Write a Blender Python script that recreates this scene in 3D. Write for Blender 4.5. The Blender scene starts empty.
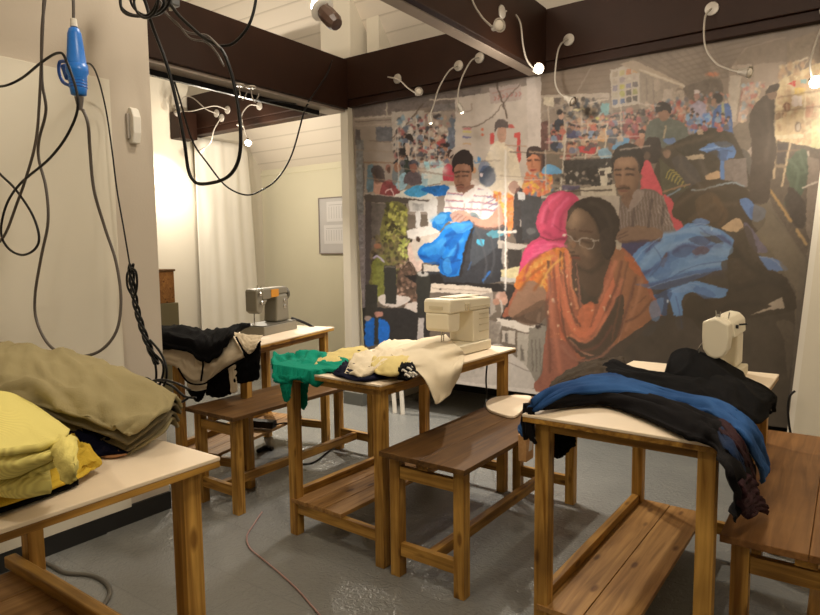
import bpy, bmesh, math, random
import numpy as np
from mathutils import Vector, Matrix, noise
S = bpy.context.scene
COL = S.collection
R = math.radians
# ------------------------------------------------------------------ camera
FPX, YAW, PITCH, ROLL, CH = 630.486, 0.619, 0.0915, -0.0108, 1.25
_fw = Vector((-math.sin(YAW)*math.cos(PITCH), math.cos(YAW)*math.cos(PITCH), -math.sin(PITCH)))
_r0 = Vector((math.cos(YAW), math.sin(YAW), 0)); _u0 = _r0.cross(_fw)
_rt = _r0*math.cos(ROLL)+_u0*math.sin(ROLL); _up = -_r0*math.sin(ROLL)+_u0*math.cos(ROLL)
CAM = Vector((0, 0, CH))
cd = bpy.data.cameras.new('camera'); cam = bpy.data.objects.new('camera', cd); COL.objects.link(cam)
cd.sensor_width = 36; cd.lens = FPX/820*36; cd.clip_start = .02; cd.clip_end = 60
cam.matrix_world = Matrix(((_rt.x, _up.x, -_fw.x, 0), (_rt.y, _up.y, -_fw.y, 0), (_rt.z, _up.z, -_fw.z, CH), (0, 0, 0, 1)))
S.camera = cam
def px(x, y, ax, val):
    """pixel of the photograph -> world point on the plane coordinate[ax] = val"""
    d = _fw*FPX+_rt*(x-410)-_up*(y-307.5)
    t = (val-CAM[ax])/d[ax]
    return CAM+d*t
def npx(x, y, z):
    d = Vector((x, y, z))-CAM; w = d.dot(_fw)
    return 410+FPX*d.dot(_rt)/w, 307.5-FPX*d.dot(_up)/w
# ------------------------------------------------------------------ world, exposure, room lamps
w = bpy.data.worlds.new('world'); S.world = w; w.use_nodes = True
w.node_tree.nodes['Background'].inputs[0].default_value = (1, .9, .78, 1)
w.node_tree.nodes['Background'].inputs[1].default_value = .02
S.view_settings.view_transform = 'Standard'; S.view_settings.look = 'None'
S.view_settings.gamma = 1; S.view_settings.use_curve_mapping = False
S.view_settings.exposure = 0.72
def lamp(name, kind, loc, power, col=(1, .82, .62), size=.04, aim=None, angle=80, blend=.6):
    ld = bpy.data.lights.new(name, kind); ld.energy = power; ld.color = col
    o = bpy.data.objects.new(name, ld); COL.objects.link(o); o.location = loc
    if kind == 'AREA': ld.shape = 'DISK'; ld.size = size
    else: ld.shadow_soft_size = size
    if kind == 'SPOT': ld.spot_size = R(angle); ld.spot_blend = blend
    if aim is not None:
        o.rotation_euler = (Vector(aim)-Vector(loc)).to_track_quat('-Z', 'Y').to_euler()
    return o
WARM = (1, .90, .745)
# lit gooseneck bulbs in view
lamp('lamp_light', 'SPOT', (-4.26, 3.60, 2.08), 110, WARM, .03, (-3.0, 3.3, 0), 75, 1)
lamp('lamp_light', 'SPOT', (-1.46, 3.26, 2.19), 40, WARM, .03, (-1.0, 2.2, .3), 120, 1)
lamp('lamp_light', 'POINT', (-1.46, 3.24, 2.16), 6, WARM, .03)
lamp('lamp_light', 'SPOT', (-2.33, 3.38, 2.02), 44, (1, .92, .82), .03, (-2.5, 3.3, 0), 125, 1)
lamp('lamp_light', 'SPOT', (-2.16, 3.40, 2.08), 44, (1, .92, .82), .03, (-1.9, 3.3, 0), 125, 1)
lamp('lamp_light', 'SPOT', (-.16, 3.42, 2.02), 14, WARM, .03, (-.25, 3.9, 1.7), 130, 1)
lamp('lamp_light', 'SPOT', (-5.05, 3.55, 2.15), 34, WARM, .03, (-5.3, 3.45, 1.7), 130, 1)
lamp('lamp_light', 'POINT', (-4.28, 3.62, 2.10), 17, WARM, .03)
lamp('lamp_light', 'POINT', (-4.75, 3.60, 2.08), 10, WARM, .03)
lamp('lamp_light', 'SPOT', (-2.62, 2.62, 2.92), 22, WARM, .04, (-3.2, 2.9, 3.6), 150, 1)
# unseen fill lights added above and around the camera to brighten the room
lamp('fill_light', 'POINT', (-.2, .9, 2.85), 42, WARM, .12)
lamp('fill_light', 'POINT', (-1.6, -.6, 2.75), 30, WARM, .12)
lamp('fill_light', 'POINT', (1.3, 2.0, 2.75), 22, WARM, .12)
lamp('fill_light', 'POINT', (-1.9, 1.9, 2.9), 26, WARM, .12)
# ------------------------------------------------------------------ materials
def srgb(r, g, b):
    f = lambda c: (c/255/12.92) if c/255 <= .04045 else ((c/255+.055)/1.055)**2.4
    return (f(r), f(g), f(b), 1)
class NT:
    def __init__(s, name):
        s.m = bpy.data.materials.new(name); s.m.use_nodes = True; s.t = s.m.node_tree
        s.b = s.t.nodes['Principled BSDF']
    def n(s, k, **kw):
        o = s.t.nodes.new(k)
        for a, v in kw.items():
            if a in ('op',): o.operation = v
            else: setattr(o, a, v)
        return o
    def l(s, a, b): s.t.links.new(a, b)
def mat(name, col, rough=.6, metal=0, bump=0, bscale=60, var=0, vscale=5, spec=.5, emit=None, estr=0, sheen=0, coord='Object', stretch=(1, 1, 1), col2=None, detail=4):
    T = NT(name); b = T.b
    c = srgb(*col); b.inputs['Base Color'].default_value = c
    b.inputs['Roughness'].default_value = rough; b.inputs['Metallic'].default_value = metal
    b.inputs['Specular IOR Level'].default_value = spec
    if sheen: b.inputs['Sheen Weight'].default_value = sheen
    tc = T.n('ShaderNodeTexCoord'); mp = T.n('ShaderNodeMapping'); mp.inputs['Scale'].default_value = stretch
    T.l(tc.outputs[coord], mp.inputs[0])
    nz = T.n('ShaderNodeTexNoise'); nz.inputs['Scale'].default_value = vscale; nz.inputs['Detail'].default_value = detail
    T.l(mp.outputs[0], nz.inputs['Vector'])
    rp = T.n('ShaderNodeValToRGB')
    k = 1-var
    c2 = srgb(*col2) if col2 else (c[0]*k, c[1]*k, c[2]*k, 1)
    rp.color_ramp.elements[0].position = .35; rp.color_ramp.elements[1].position = .65
    rp.color_ramp.elements[0].color = c2; rp.color_ramp.elements[1].color = c
    T.l(nz.outputs[0], rp.inputs[0]); T.l(rp.outputs[0], b.inputs['Base Color'])
    if bump:
        n2 = T.n('ShaderNodeTexNoise'); n2.inputs['Scale'].default_value = bscale; n2.inputs['Detail'].default_value = 3
        T.l(mp.outputs[0], n2.inputs['Vector'])
        bp = T.n('ShaderNodeBump'); bp.inputs['Strength'].default_value = bump; bp.inputs['Distance'].default_value = .01
        T.l(n2.outputs[0], bp.inputs['Height']); T.l(bp.outputs[0], b.inputs['Normal'])
    if emit:
        b.inputs['Emission Color'].default_value = srgb(*emit); b.inputs['Emission Strength'].default_value = estr
    return T.m
def wood(name, c1, c2, axis=1, rough=.45, planks=0, dark=.35, knots=True):
    """stained pine: grain along local axis, optional plank joints across"""
    T = NT(name); b = T.b; b.inputs['Roughness'].default_value = rough
    tc = T.n('ShaderNodeTexCoord'); oi = T.n('ShaderNodeObjectInfo')
    add = T.n('ShaderNodeVectorMath', op='ADD')
    mulr = T.n('ShaderNodeVectorMath', op='SCALE'); mulr.inputs[3].default_value = 37
    T.l(oi.outputs['Random'], mulr.inputs[0])
    T.l(tc.outputs['Object'], add.inputs[0]); T.l(mulr.outputs[0], add.inputs[1])
    mp = T.n('ShaderNodeMapping'); sc = [26, 26, 26]; sc[axis] = 1.6; mp.inputs['Scale'].default_value = sc
    T.l(add.outputs[0], mp.inputs[0])
    nz = T.n('ShaderNodeTexNoise'); nz.inputs['Scale'].default_value = 1.6; nz.inputs['Detail'].default_value = 7; nz.inputs['Distortion'].default_value = 1.0
    T.l(mp.outputs[0], nz.inputs['Vector'])
    rp = T.n('ShaderNodeValToRGB'); e = rp.color_ramp.elements
    e[0].position = .3; e[1].position = .7; e[0].color = srgb(*c2); e[1].color = srgb(*c1)
    T.l(nz.outputs[0], rp.inputs[0])
    n3 = T.n('ShaderNodeTexNoise'); n3.inputs['Scale'].default_value = 5; n3.inputs['Detail'].default_value = 2
    T.l(add.outputs[0], n3.inputs['Vector'])
    mx = T.n('ShaderNodeMix', data_type='RGBA', blend_type='MULTIPLY'); mx.inputs[0].default_value = .55
    r3 = T.n('ShaderNodeValToRGB'); r3.color_ramp.elements[0].position = .35; r3.color_ramp.elements[1].position = .62
    r3.color_ramp.elements[0].color = (dark, dark*.9, dark*.8, 1); r3.color_ramp.elements[1].color = (1, 1, 1, 1)
    T.l(n3.outputs[0], r3.inputs[0]); T.l(rp.outputs[0], mx.inputs[6]); T.l(r3.outputs[0], mx.inputs[7])
    out = mx.outputs[2]
    if knots:
        vo = T.n('ShaderNodeTexVoronoi'); vo.inputs['Scale'].default_value = 1
        m2 = T.n('ShaderNodeMapping'); s2 = [16, 16, 16]; s2[axis] = 6; m2.inputs['Scale'].default_value = s2
        T.l(add.outputs[0], m2.inputs[0]); T.l(m2.outputs[0], vo.inputs['Vector'])
        rk = T.n('ShaderNodeValToRGB'); rk.color_ramp.elements[0].position = .10; rk.color_ramp.elements[1].position = .2
        rk.color_ramp.elements[0].color = (.28, .2, .14, 1); rk.color_ramp.elements[1].color = (1, 1, 1, 1)
        T.l(vo.outputs['Distance'], rk.inputs[0])
        mk = T.n('ShaderNodeMix', data_type='RGBA', blend_type='MULTIPLY'); mk.inputs[0].default_value = .8
        T.l(out, mk.inputs[6]); T.l(rk.outputs[0], mk.inputs[7]); out = mk.outputs[2]
    b.inputs['Specular IOR Level'].default_value = .25
    T.l(out, b.inputs['Base Color'])
    bp = T.n('ShaderNodeBump'); bp.inputs['Strength'].default_value = .15; bp.inputs['Distance'].default_value = .004
    T.l(nz.outputs[0], bp.inputs['Height']); T.l(bp.outputs[0], b.inputs['Normal'])
    return T.m
M = {}
M['leg'] = wood('stained_pine', (208, 162, 82), (124, 82, 28), 2, .42)
M['railx'] = wood('stained_pine_crosswise', (202, 156, 78), (124, 84, 30), 0, .42)
M['raily'] = wood('stained_pine_lengthwise', (188, 142, 66), (114, 76, 26), 1, .42)
M['seat'] = wood('walnut_stained_pine', (108, 77, 40), (76, 52, 25), 1, .55, knots=False, dark=.6)
M['seat_light'] = wood('worn_stained_pine', (148, 106, 62), (110, 74, 38), 1, .45, knots=False, dark=.6)
M['shelf'] = wood('shelf_pine', (176, 134, 80), (128, 92, 48), 1, .5, dark=.75)
M['paletop'] = mat('pale_worktop', (226, 208, 182), .5, var=.06, vscale=8)
M['pale_wood'] = wood('unstained_pine', (205, 165, 115), (185, 140, 92), 1, .5, knots=False, dark=.8)
M['beam'] = mat('dark_brown_paint', (42, 23, 14), .5, var=.15, vscale=6, spec=.2)
M['beam_under'] = mat('pale_soffit_paint', (150, 136, 124), .5, var=.15)  # paler than the beam faces
M['black'] = mat('black_plastic', (9, 9, 9), .4, spec=.25)
M['blackbase'] = mat('black_skirting', (26, 25, 24), .5)
M['cable'] = mat('black_rubber_cable', (20, 17, 16), .45, spec=.3)
M['cablegrey'] = mat('grey_rubber_cable', (88, 80, 74), .45)
M['wallc'] = mat('cream_wall_paint', (206, 198, 182), .85, bump=.05, bscale=90, var=.03, vscale=2)
M['wallg'] = mat('warm_grey_wall_paint', (190, 178, 162), .85, bump=.05, bscale=90, var=.03, vscale=2)
M['board'] = mat('white_painted_board', (214, 206, 188), .6, var=.02, vscale=2)
M['wally'] = mat('yellow_cream_wall_paint', (212, 205, 180), .8, var=.03, vscale=2)
M['white'] = mat('white_paint', (222, 216, 204), .6, var=.02)
M['metal'] = mat('brushed_nickel', (190, 180, 168), .3, metal=.85)
M['lampgrey'] = mat('satin_grey_metal', (168, 160, 150), .45, metal=.3)
M['bulb'] = mat('lit_bulb', (255, 240, 220), .3, emit=(255, 232, 200), estr=22)
M['bulb_soft'] = mat('lit_small_bulb', (255, 240, 220), .3, emit=(255, 236, 210), estr=5)
M['bulb_off'] = mat('unlit_bulb_glass', (205, 195, 182), .15)
# ------------------------------------------------------------------ mesh helpers
def box(bm, x0, y0, z0, x1, y1, z1, mtx=None):
    vs = [bm.verts.new(v) for v in ((x0, y0, z0), (x1, y0, z0), (x1, y1, z0), (x0, y1, z0), (x0, y0, z1), (x1, y0, z1), (x1, y1, z1), (x0, y1, z1))]
    if mtx is not None:
        for v in vs: v.co = mtx @ v.co
    for f in ((0, 3, 2, 1), (4, 5, 6, 7), (0, 1, 5, 4), (1, 2, 6, 5), (2, 3, 7, 6), (3, 0, 4, 7)):
        bm.faces.new([vs[i] for i in f])
    return vs
def cr(pts, n=8, closed=False):
    """Catmull-Rom resample"""
    P = [Vector(p) for p in pts]; out = []
    m = len(P); segs = m if closed else m-1
    for i in range(segs):
        if closed: a, b, c, d = P[(i-1) % m], P[i], P[(i+1) % m], P[(i+2) % m]
        else: a, b, c, d = P[max(i-1, 0)], P[i], P[i+1], P[min(i+2, m-1)]
        for k in range(n):
            t = k/n; t2 = t*t; t3 = t2*t
            out.append(.5*((2*b)+(c-a)*t+(2*a-5*b+4*c-d)*t2+(3*b-a-3*c+d)*t3))
    if not closed: out.append(P[-1])
    return out
def tube(bm, pts, r, sides=8, smooth=6, closed=False, cap=True):
    P = cr(pts, smooth, closed) if smooth else [Vector(p) for p in pts]
    rr = r if isinstance(r, (list, tuple)) else None
    rings = []; nrm = None; m = len(P)
    for i, p in enumerate(P):
        a = P[(i-1) % m] if (closed or i) else P[0]; b = P[(i+1) % m] if (closed or i < m-1) else P[-1]
        t = (b-a); t = t.normalized() if t.length > 1e-9 else Vector((0, 0, 1))
        if nrm is None:
            nrm = t.orthogonal().normalized()
        nrm = (nrm-t*nrm.dot(t)); nrm = nrm.normalized() if nrm.length > 1e-6 else t.orthogonal().normalized()
        bn = t.cross(nrm)
        rad = r if rr is None else rr[0]+(rr[1]-rr[0])*i/(m-1)
        rings.append([bm.verts.new(p+nrm*math.cos(2*math.pi*k/sides)*rad+bn*math.sin(2*math.pi*k/sides)*rad) for k in range(sides)])
    for i in range(m if closed else m-1):
        A, B = rings[i], rings[(i+1) % m]
        for k in range(sides): bm.faces.new((A[k], A[(k+1) % sides], B[(k+1) % sides], B[k]))
    if cap and not closed:
        bm.faces.new(rings[0][::-1]); bm.faces.new(rings[-1])
def lathe(bm, prof, origin, axis, sides=24):
    """prof: list of (radius, height) along axis from origin"""
    o = Vector(origin); a = Vector(axis).normalized(); n = a.orthogonal().normalized(); b = a.cross(n)
    rings = []
    for r, h in prof:
        if r < 1e-5: rings.append([bm.verts.new(o+a*h)])
        else: rings.append([bm.verts.new(o+a*h+(n*math.cos(2*math.pi*k/sides)+b*math.sin(2*math.pi*k/sides))*r) for k in range(sides)])
    for A, B in zip(rings, rings[1:]):
        for k in range(sides):
            k2 = (k+1) % sides
            if len(A) == 1 and len(B) == 1: break
            if len(A) == 1: bm.faces.new((A[0], B[k2], B[k]))
            elif len(B) == 1: bm.faces.new((A[k], A[k2], B[0]))
            else: bm.faces.new((A[k], A[k2], B[k2], B[k]))
    if len(rings[0]) > 1: bm.faces.new(rings[0][::-1])
    if len(rings[-1]) > 1: bm.faces.new(rings[-1])
def prism(bm, poly, axis, a, b):
    """poly: 2-D outline; extruded along axis from a to b.  axis 0: (y,z)  1: (x,z)  2: (x,y)"""
    def mk(p, v):
        return {0: (v, p[0], p[1]), 1: (p[0], v, p[1]), 2: (p[0], p[1], v)}[axis]
    A = [bm.verts.new(mk(p, a)) for p in poly]; B = [bm.verts.new(mk(p, b)) for p in poly]
    n = len(poly)
    bm.faces.new(A[::-1]); bm.faces.new(B)
    for i in range(n): bm.faces.new((A[i], A[(i+1) % n], B[(i+1) % n], B[i]))
def obj(name, bm, m, parent=None, smooth=False, bev=0, sub=0, loc=None):
    bmesh.ops.recalc_face_normals(bm, faces=bm.faces)
    me = bpy.data.meshes.new(name); bm.to_mesh(me); bm.free()
    if smooth:
        for p in me.polygons: p.use_smooth = True
    o = bpy.data.objects.new(name, me); COL.objects.link(o)
    if m is not None: me.materials.append(M[m] if isinstance(m, str) else m)
    if bev:
        md = o.modifiers.new('bevel', 'BEVEL'); md.width = bev; md.segments = 2; md.limit_method = 'ANGLE'; md.angle_limit = R(35)
    if sub:
        md = o.modifiers.new('sub', 'SUBSURF'); md.levels = sub; md.render_levels = sub
    if parent is not None: o.parent = parent
    if loc is not None: o.location = loc
    return o
def bm_box(*a):
    bm = bmesh.new(); box(bm, *a); return bm
def struct(name, bm, m, **k):
    o = obj(name, bm, m, **k); o['kind'] = 'structure'; return o
def tag(o, label, cat, group=None):
    o['label'] = label; o['category'] = cat
    if group: o['group'] = group
    return o
def thing(name, label, cat, loc=(0, 0, 0), rz=0, group=None):
    o = bpy.data.objects.new(name, None); COL.objects.link(o); o.location = loc; o.rotation_euler = (0, 0, rz)
    o.empty_display_size = .05
    return tag(o, label, cat, group)
def fbm(p, o=3):
    v = 0; a = 1
    for i in range(o):
        v += a*noise.noise(p); p = p*2.03; a *= .5
    return v
# ------------------------------------------------------------------ room shell
# floor: painted grey slabs, glossy, lightly wrinkled
def floor_mat():
    T = NT('grey_floor_paint'); b = T.b
    tc = T.n('ShaderNodeTexCoord')
    nz = T.n('ShaderNodeTexNoise'); nz.inputs['Scale'].default_value = 1.3; nz.inputs['Detail'].default_value = 5
    T.l(tc.outputs['Object'], nz.inputs['Vector'])
    rp = T.n('ShaderNodeValToRGB'); rp.color_ramp.elements[0].position = .3; rp.color_ramp.elements[1].position = .7
    rp.color_ramp.elements[0].color = srgb(118, 119, 116); rp.color_ramp.elements[1].color = srgb(134, 134, 130)
    T.l(nz.outputs[0], rp.inputs[0])
    br = T.n('ShaderNodeTexBrick'); br.offset = .5; br.inputs['Scale'].default_value = 1; br.inputs['Mortar Size'].default_value = .004
    br.inputs['Brick Width'].default_value = 1.2; br.inputs['Row Height'].default_value = .3
    br.inputs['Color1'].default_value = (1, 1, 1, 1); br.inputs['Color2'].default_value = (.95, .95, .95, 1); br.inputs['Mortar'].default_value = (.9, .9, .9, 1)
    br.inputs['Mortar Smooth'].default_value = .5
    T.l(tc.outputs['Object'], br.inputs['Vector'])
    mx = T.n('ShaderNodeMix', data_type='RGBA', blend_type='MULTIPLY'); mx.inputs[0].default_value = .7
    T.l(rp.outputs[0], mx.inputs[6]); T.l(br.outputs['Color'], mx.inputs[7]); T.l(mx.outputs[2], b.inputs['Base Color'])
    n2 = T.n('ShaderNodeTexNoise'); n2.inputs['Scale'].default_value = 38; n2.inputs['Detail'].default_value = 4; n2.inputs['Distortion'].default_value = 1.5
    T.l(tc.outputs['Object'], n2.inputs['Vector'])
    n3 = T.n('ShaderNodeTexNoise'); n3.inputs['Scale'].default_value = 1.7
    T.l(tc.outputs['Object'], n3.inputs['Vector'])
    m3 = T.n('ShaderNodeMath', op='MULTIPLY'); T.l(n2.outputs[0], m3.inputs[0]); T.l(n3.outputs[0], m3.inputs[1])
    b1 = T.n('ShaderNodeBump'); b1.inputs['Strength'].default_value = 1.0; b1.inputs['Distance'].default_value = .012
    T.l(m3.outputs[0], b1.inputs['Height'])
    b2 = T.n('ShaderNodeBump'); b2.inputs['Strength'].default_value = .4; b2.inputs['Distance'].default_value = .004
    T.l(br.outputs['Fac'], b2.inputs['Height']); b2.invert = True; T.l(b1.outputs[0], b2.inputs['Normal'])
    T.l(b2.outputs[0], b.inputs['Normal'])
    b.inputs['Roughness'].default_value = .26; b.inputs['Specular IOR Level'].default_value = .55
    return T.m
X0, X1, Y0, Y1 = -5.35, 3.0, -2.6, 4.75
struct('floor', bm_box(X0-.2, Y0-.2, -.1, X1+.2, Y1+.2, 0), floor_mat())
# left: a wall that ends at y = 1.75 (its end is the pillar edge), running up past the tie beams
LX = -2.711
struct('wall_left', bm_box(LX-.6, Y0, 0, LX, 1.752, 3.6), 'wallg')
struct('wall_far_left', bm_box(X0-.15, Y0-.1, 0, X0, Y1+.1, 4.2), 'wallc')
struct('wall_back', bm_box(X0-.1, Y1, 0, X1+.1, Y1+.15, 2.3), 'wally')
struct('wall_near', bm_box(X0-.1, Y0-.15, 0, X1+.1, Y0, 3.7), 'wallc')
struct('wall_right', bm_box(X1, Y0-.1, 0, X1+.15, Y1+.1, 4.2), 'wallc')
# the partition return behind the printed banner
struct('wall_return', bm_box(-3.24, 4.0, 0, -3.12, Y1, 3.3), 'wallc')
# ceiling: white planks, flat part and the slope down to the back wall
def plank_mat():
    T = NT('white_ceiling_planks'); b = T.b; b.inputs['Roughness'].default_value = .6
    tc = T.n('ShaderNodeTexCoord'); sp = T.n('ShaderNodeSeparateXYZ'); T.l(tc.outputs['Object'], sp.inputs[0])
    m = T.n('ShaderNodeMath', op='MULTIPLY'); m.inputs[1].default_value = 11.5; T.l(sp.outputs[1], m.inputs[0])
    fr = T.n('ShaderNodeMath', op='FRACT'); T.l(m.outputs[0], fr.inputs[0])
    rp = T.n('ShaderNodeValToRGB'); e = rp.color_ramp.elements
    e[0].position = 0; e[0].color = (.62, .60, .57, 1); e[1].position = .13; e[1].color = (1, 1, 1, 1)
    T.l(fr.outputs[0], rp.inputs[0])
    mx = T.n('ShaderNodeMix', data_type='RGBA', blend_type='MULTIPLY'); mx.inputs[0].default_value = .8
    mx.inputs[6].default_value = srgb(214, 203, 188); T.l(rp.outputs[0], mx.inputs[7]); T.l(mx.outputs[2], b.inputs['Base Color'])
    bp = T.n('ShaderNodeBump'); bp.inputs['Strength'].default_value = .4; bp.inputs['Distance'].default_value = .006
    T.l(rp.outputs[0], bp.inputs['Height']); T.l(bp.outputs[0], b.inputs['Normal'])
    return T.m
M['plank'] = plank_mat()
bm = bmesh.new()
ZR = lambda y: 2.16+1.25*(4.72-y)
prism(bm, [(4.95, ZR(4.95)), (3.35, ZR(3.35)), (3.35, ZR(3.35)+.12), (4.95, ZR(4.95)+.12)], 0, X0-.1, X1+.1)
prism(bm, [(3.35, ZR(3.35)), (3.35, ZR(3.35)+.12), (Y0-.1, ZR(3.35)+.12), (Y0-.1, ZR(3.35))], 0, X0-.1, X1+.1)
struct('ceiling', bm, 'plank')
# tie beams
bm = bmesh.new(); box(bm, X0+.02, 3.83, 2.42, X1, 3.99, 2.735); box(bm, X0+.02, 3.85, 2.365, X1, 3.97, 2.42); box(bm, X0+.01, 3.64, 2.31, -5.19, 3.829, 2.56)
o = struct('trim_1', bm, 'beam', bev=.004)
bm = bmesh.new(); box(bm, -3.46, 1.2, 2.345, -3.30, 3.83, 2.72)
struct('trim_2', bm, 'beam', bev=.004)
bm = bmesh.new(); box(bm, -1.775, -1.0, 2.352, -1.66, 3.83, 2.74)
struct('trim_3', bm, 'beam', bev=.004)
# lighter soffit strip under the cross beams
struct('trim_4', bm_box(-3.50, 1.2, 2.325, -3.33, 3.83, 2.344), 'beam_under')
struct('trim_5', bm_box(-1.77, -1.0, 2.344, -1.70, 3.82, 2.3515), 'beam_under')
# post on the tie beam and the slim jamb below it
struct('trim_6', bm_box(-3.60, 3.86, 2.735, -3.29, 4.6, 3.3), 'wallc')
struct('trim_7', bm_box(-3.39, 3.84, 0.1, -3.315, 3.96, 2.365), 'wallc')
struct('trim_8', bm_box(-3.40, 3.82, 0, -3.20, 3.98, 0.1), mat('grey_skirting', (92, 92, 86), .6))
# skirtings
bm = bmesh.new(); box(bm, LX, Y0, 0, LX+.022, 1.42, .078); box(bm, LX, 1.42, 0, LX+.014, 1.752, .085)
struct('baseboard_left', bm, 'blackbase')
struct('baseboard_back', bm_box(-3.1, Y1-.02, 0, X1, Y1, .09), 'blackbase')
# moulding at the top of the back wall
struct('trim_9', bm_box(X0, Y1-.012, 2.06, -3.25, Y1, 2.09), 'wally')
# right of the banner: white partition panels
bm = bmesh.new(); prism(bm, [(-.29, 0), (-.13, 2.36), (.1, 2.36), (.1, 0)], 1, 3.79, 3.82)
struct('trim_10', bm, 'white')
bm = bmesh.new(); prism(bm, [(-.26, 0), (-.10, 2.36), (2.9, 2.36), (2.9, 0)], 1, 3.72, 3.789)
struct('wall_right_of_banner', bm, 'board')
# leaning sheet edge: white panel on the left wall
o = obj('wall_panel', bm_box(LX, -2.2, .08, LX+.02, 1.545, 2.0), 'board', bev=.002)
tag(o, 'tall cream white board covering the left wall up to the pillar', 'panel')
# ------------------------------------------------------------------ the big printed banner (one flat print; its picture is coloured point by point)
class Print:
    def __init__(s, x0, y0, x1, y1, k):
        s.x0, s.y0, s.k = x0, y0, k; s.w = int((x1-x0)*k); s.h = int((y1-y0)*k)
        s.im = np.zeros((s.h, s.w, 3)); s.rng = np.random.RandomState(7)
        yy, xx = np.mgrid[0:s.h, 0:s.w]; s.X = xx/k+x0; s.Y = yy/k+y0
    def _bb(s, a, b, c, d):
        i0 = max(int((b-s.y0)*s.k)-2, 0); i1 = min(int((d-s.y0)*s.k)+3, s.h)
        j0 = max(int((a-s.x0)*s.k)-2, 0); j1 = min(int((c-s.x0)*s.k)+3, s.w)
        return slice(i0, i1), slice(j0, j1)
    def put(s, sl, m, col, al, tex=0, ts=3.0):
        if m.size == 0: return
        c = np.array(col, float)
        if tex:
            n = s.nz[sl] if ts < 5 else s.nz2[sl]
            c = c[None, None, :]*(1+.45*tex*n[..., None])
        a = (m*al)[..., None]
        s.im[sl] = s.im[sl]*(1-a)+np.clip(c, 0, 255)*a
    def noise(s):
        def sm(n, g):
            a = s.rng.randn(s.h//g+3, s.w//g+3)
            ii = np.arange(s.h)/g; jj = np.arange(s.w)/g
            i = ii.astype(int); j = jj.astype(int); fi = (ii-i)[:, None]; fj = (jj-j)[None, :]
            fi = fi*fi*(3-2*fi); fj = fj*fj*(3-2*fj)
            A = a[i][:, j]; B = a[i][:, j+1]; C = a[i+1][:, j]; D = a[i+1][:, j+1]
            return (A*(1-fj)+B*fj)*(1-fi)+(C*(1-fj)+D*fj)*fi
        s.nz = (sm(1, 3)+sm(1, 7))*.5; s.nz2 = (sm(1, 12)+sm(1, 26))*.5
    def mask(s, pts, sl):
        X, Y = s.X[sl], s.Y[sl]; m = np.zeros(X.shape, bool); n = len(pts)
        for i in range(n):
            (ax, ay), (bx, by) = pts[i], pts[(i+1) % n]
            if ay == by: continue
            m ^= ((Y < ay) != (Y < by)) & (X < (bx-ax)*(Y-ay)/(by-ay)+ax)
        return m.astype(float)
    def p(s, col, pts, al=1, tex=.10, ts=3, smooth=0):
        if smooth:
            q = cr([(a, b, 0) for a, b in pts], 4, True); pts = [(v.x, v.y) for v in q]
        xs = [q[0] for q in pts]; ys = [q[1] for q in pts]
        sl = s._bb(min(xs), min(ys), max(xs), max(ys)); s.put(sl, s.mask(pts, sl), col, al, tex, ts)
    def c(s, col, pts, al=1, tex=.10, ts=3): s.p(col, pts, al, tex, ts, 1)
    def e(s, col, cx, cy, rx, ry, al=1, soft=.25, tex=.08, rot=0):
        r = max(rx, ry)*1.1; sl = s._bb(cx-r, cy-r, cx+r, cy+r); X = s.X[sl]-cx; Y = s.Y[sl]-cy
        if rot:
            a = R(rot); X, Y = X*math.cos(a)+Y*math.sin(a), -X*math.sin(a)+Y*math.cos(a)
        d = np.sqrt((X/rx)**2+(Y/ry)**2); s.put(sl, np.clip((1-d)/max(soft, .02)+.0, 0, 1), col, al, tex)
    def l(s, col, pts, w=1.0, al=1, smooth=1):
        if smooth and len(pts) > 2:
            pts = [(v.x, v.y) for v in cr([(a, b, 0) for a, b in pts], 6)]
        xs = [q[0] for q in pts]; ys = [q[1] for q in pts]
        sl = s._bb(min(xs)-w, min(ys)-w, max(xs)+w, max(ys)+w); X, Y = s.X[sl], s.Y[sl]
        D = np.full(X.shape, 1e9)
        for (ax, ay), (bx, by) in zip(pts, pts[1:]):
            dx, dy = bx-ax, by-ay; L = dx*dx+dy*dy+1e-9
            t = np.clip(((X-ax)*dx+(Y-ay)*dy)/L, 0, 1)
            D = np.minimum(D, np.hypot(X-ax-t*dx, Y-ay-t*dy))
        s.put(sl, np.clip(w/2+.35-D, 0, 1), col, al)
    def f(s, col, pts, w=2.0, al=1):
        pts = [(v.x, v.y) for v in cr([(a, b, 0) for a, b in pts], 6)]
        xs = [q[0] for q in pts]; ys = [q[1] for q in pts]
        sl = s._bb(min(xs)-2.5*w, min(ys)-2.5*w, max(xs)+2.5*w, max(ys)+2.5*w); X, Y = s.X[sl], s.Y[sl]
        D = np.full(X.shape, 1e9)
        for (ax, ay), (bx, by) in zip(pts, pts[1:]):
            dx, dy = bx-ax, by-ay; L = dx*dx+dy*dy+1e-9
            t = np.clip(((X-ax)*dx+(Y-ay)*dy)/L, 0, 1)
            D = np.minimum(D, np.hypot(X-ax-t*dx, Y-ay-t*dy))
        s.put(sl, np.exp(-(D/w)**2), col, al)
    def stripes(s, col, pts, ang, per, wid, al=1, wob=0):
        xs = [q[0] for q in pts]; ys = [q[1] for q in pts]; sl = s._bb(min(xs), min(ys), max(xs), max(ys))
        a = R(ang); u = -s.X[sl]*math.sin(a)+s.Y[sl]*math.cos(a)+wob*s.nz2[sl]
        s.put(sl, s.mask(pts, sl)*((u % per) < wid), col, al)
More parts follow.
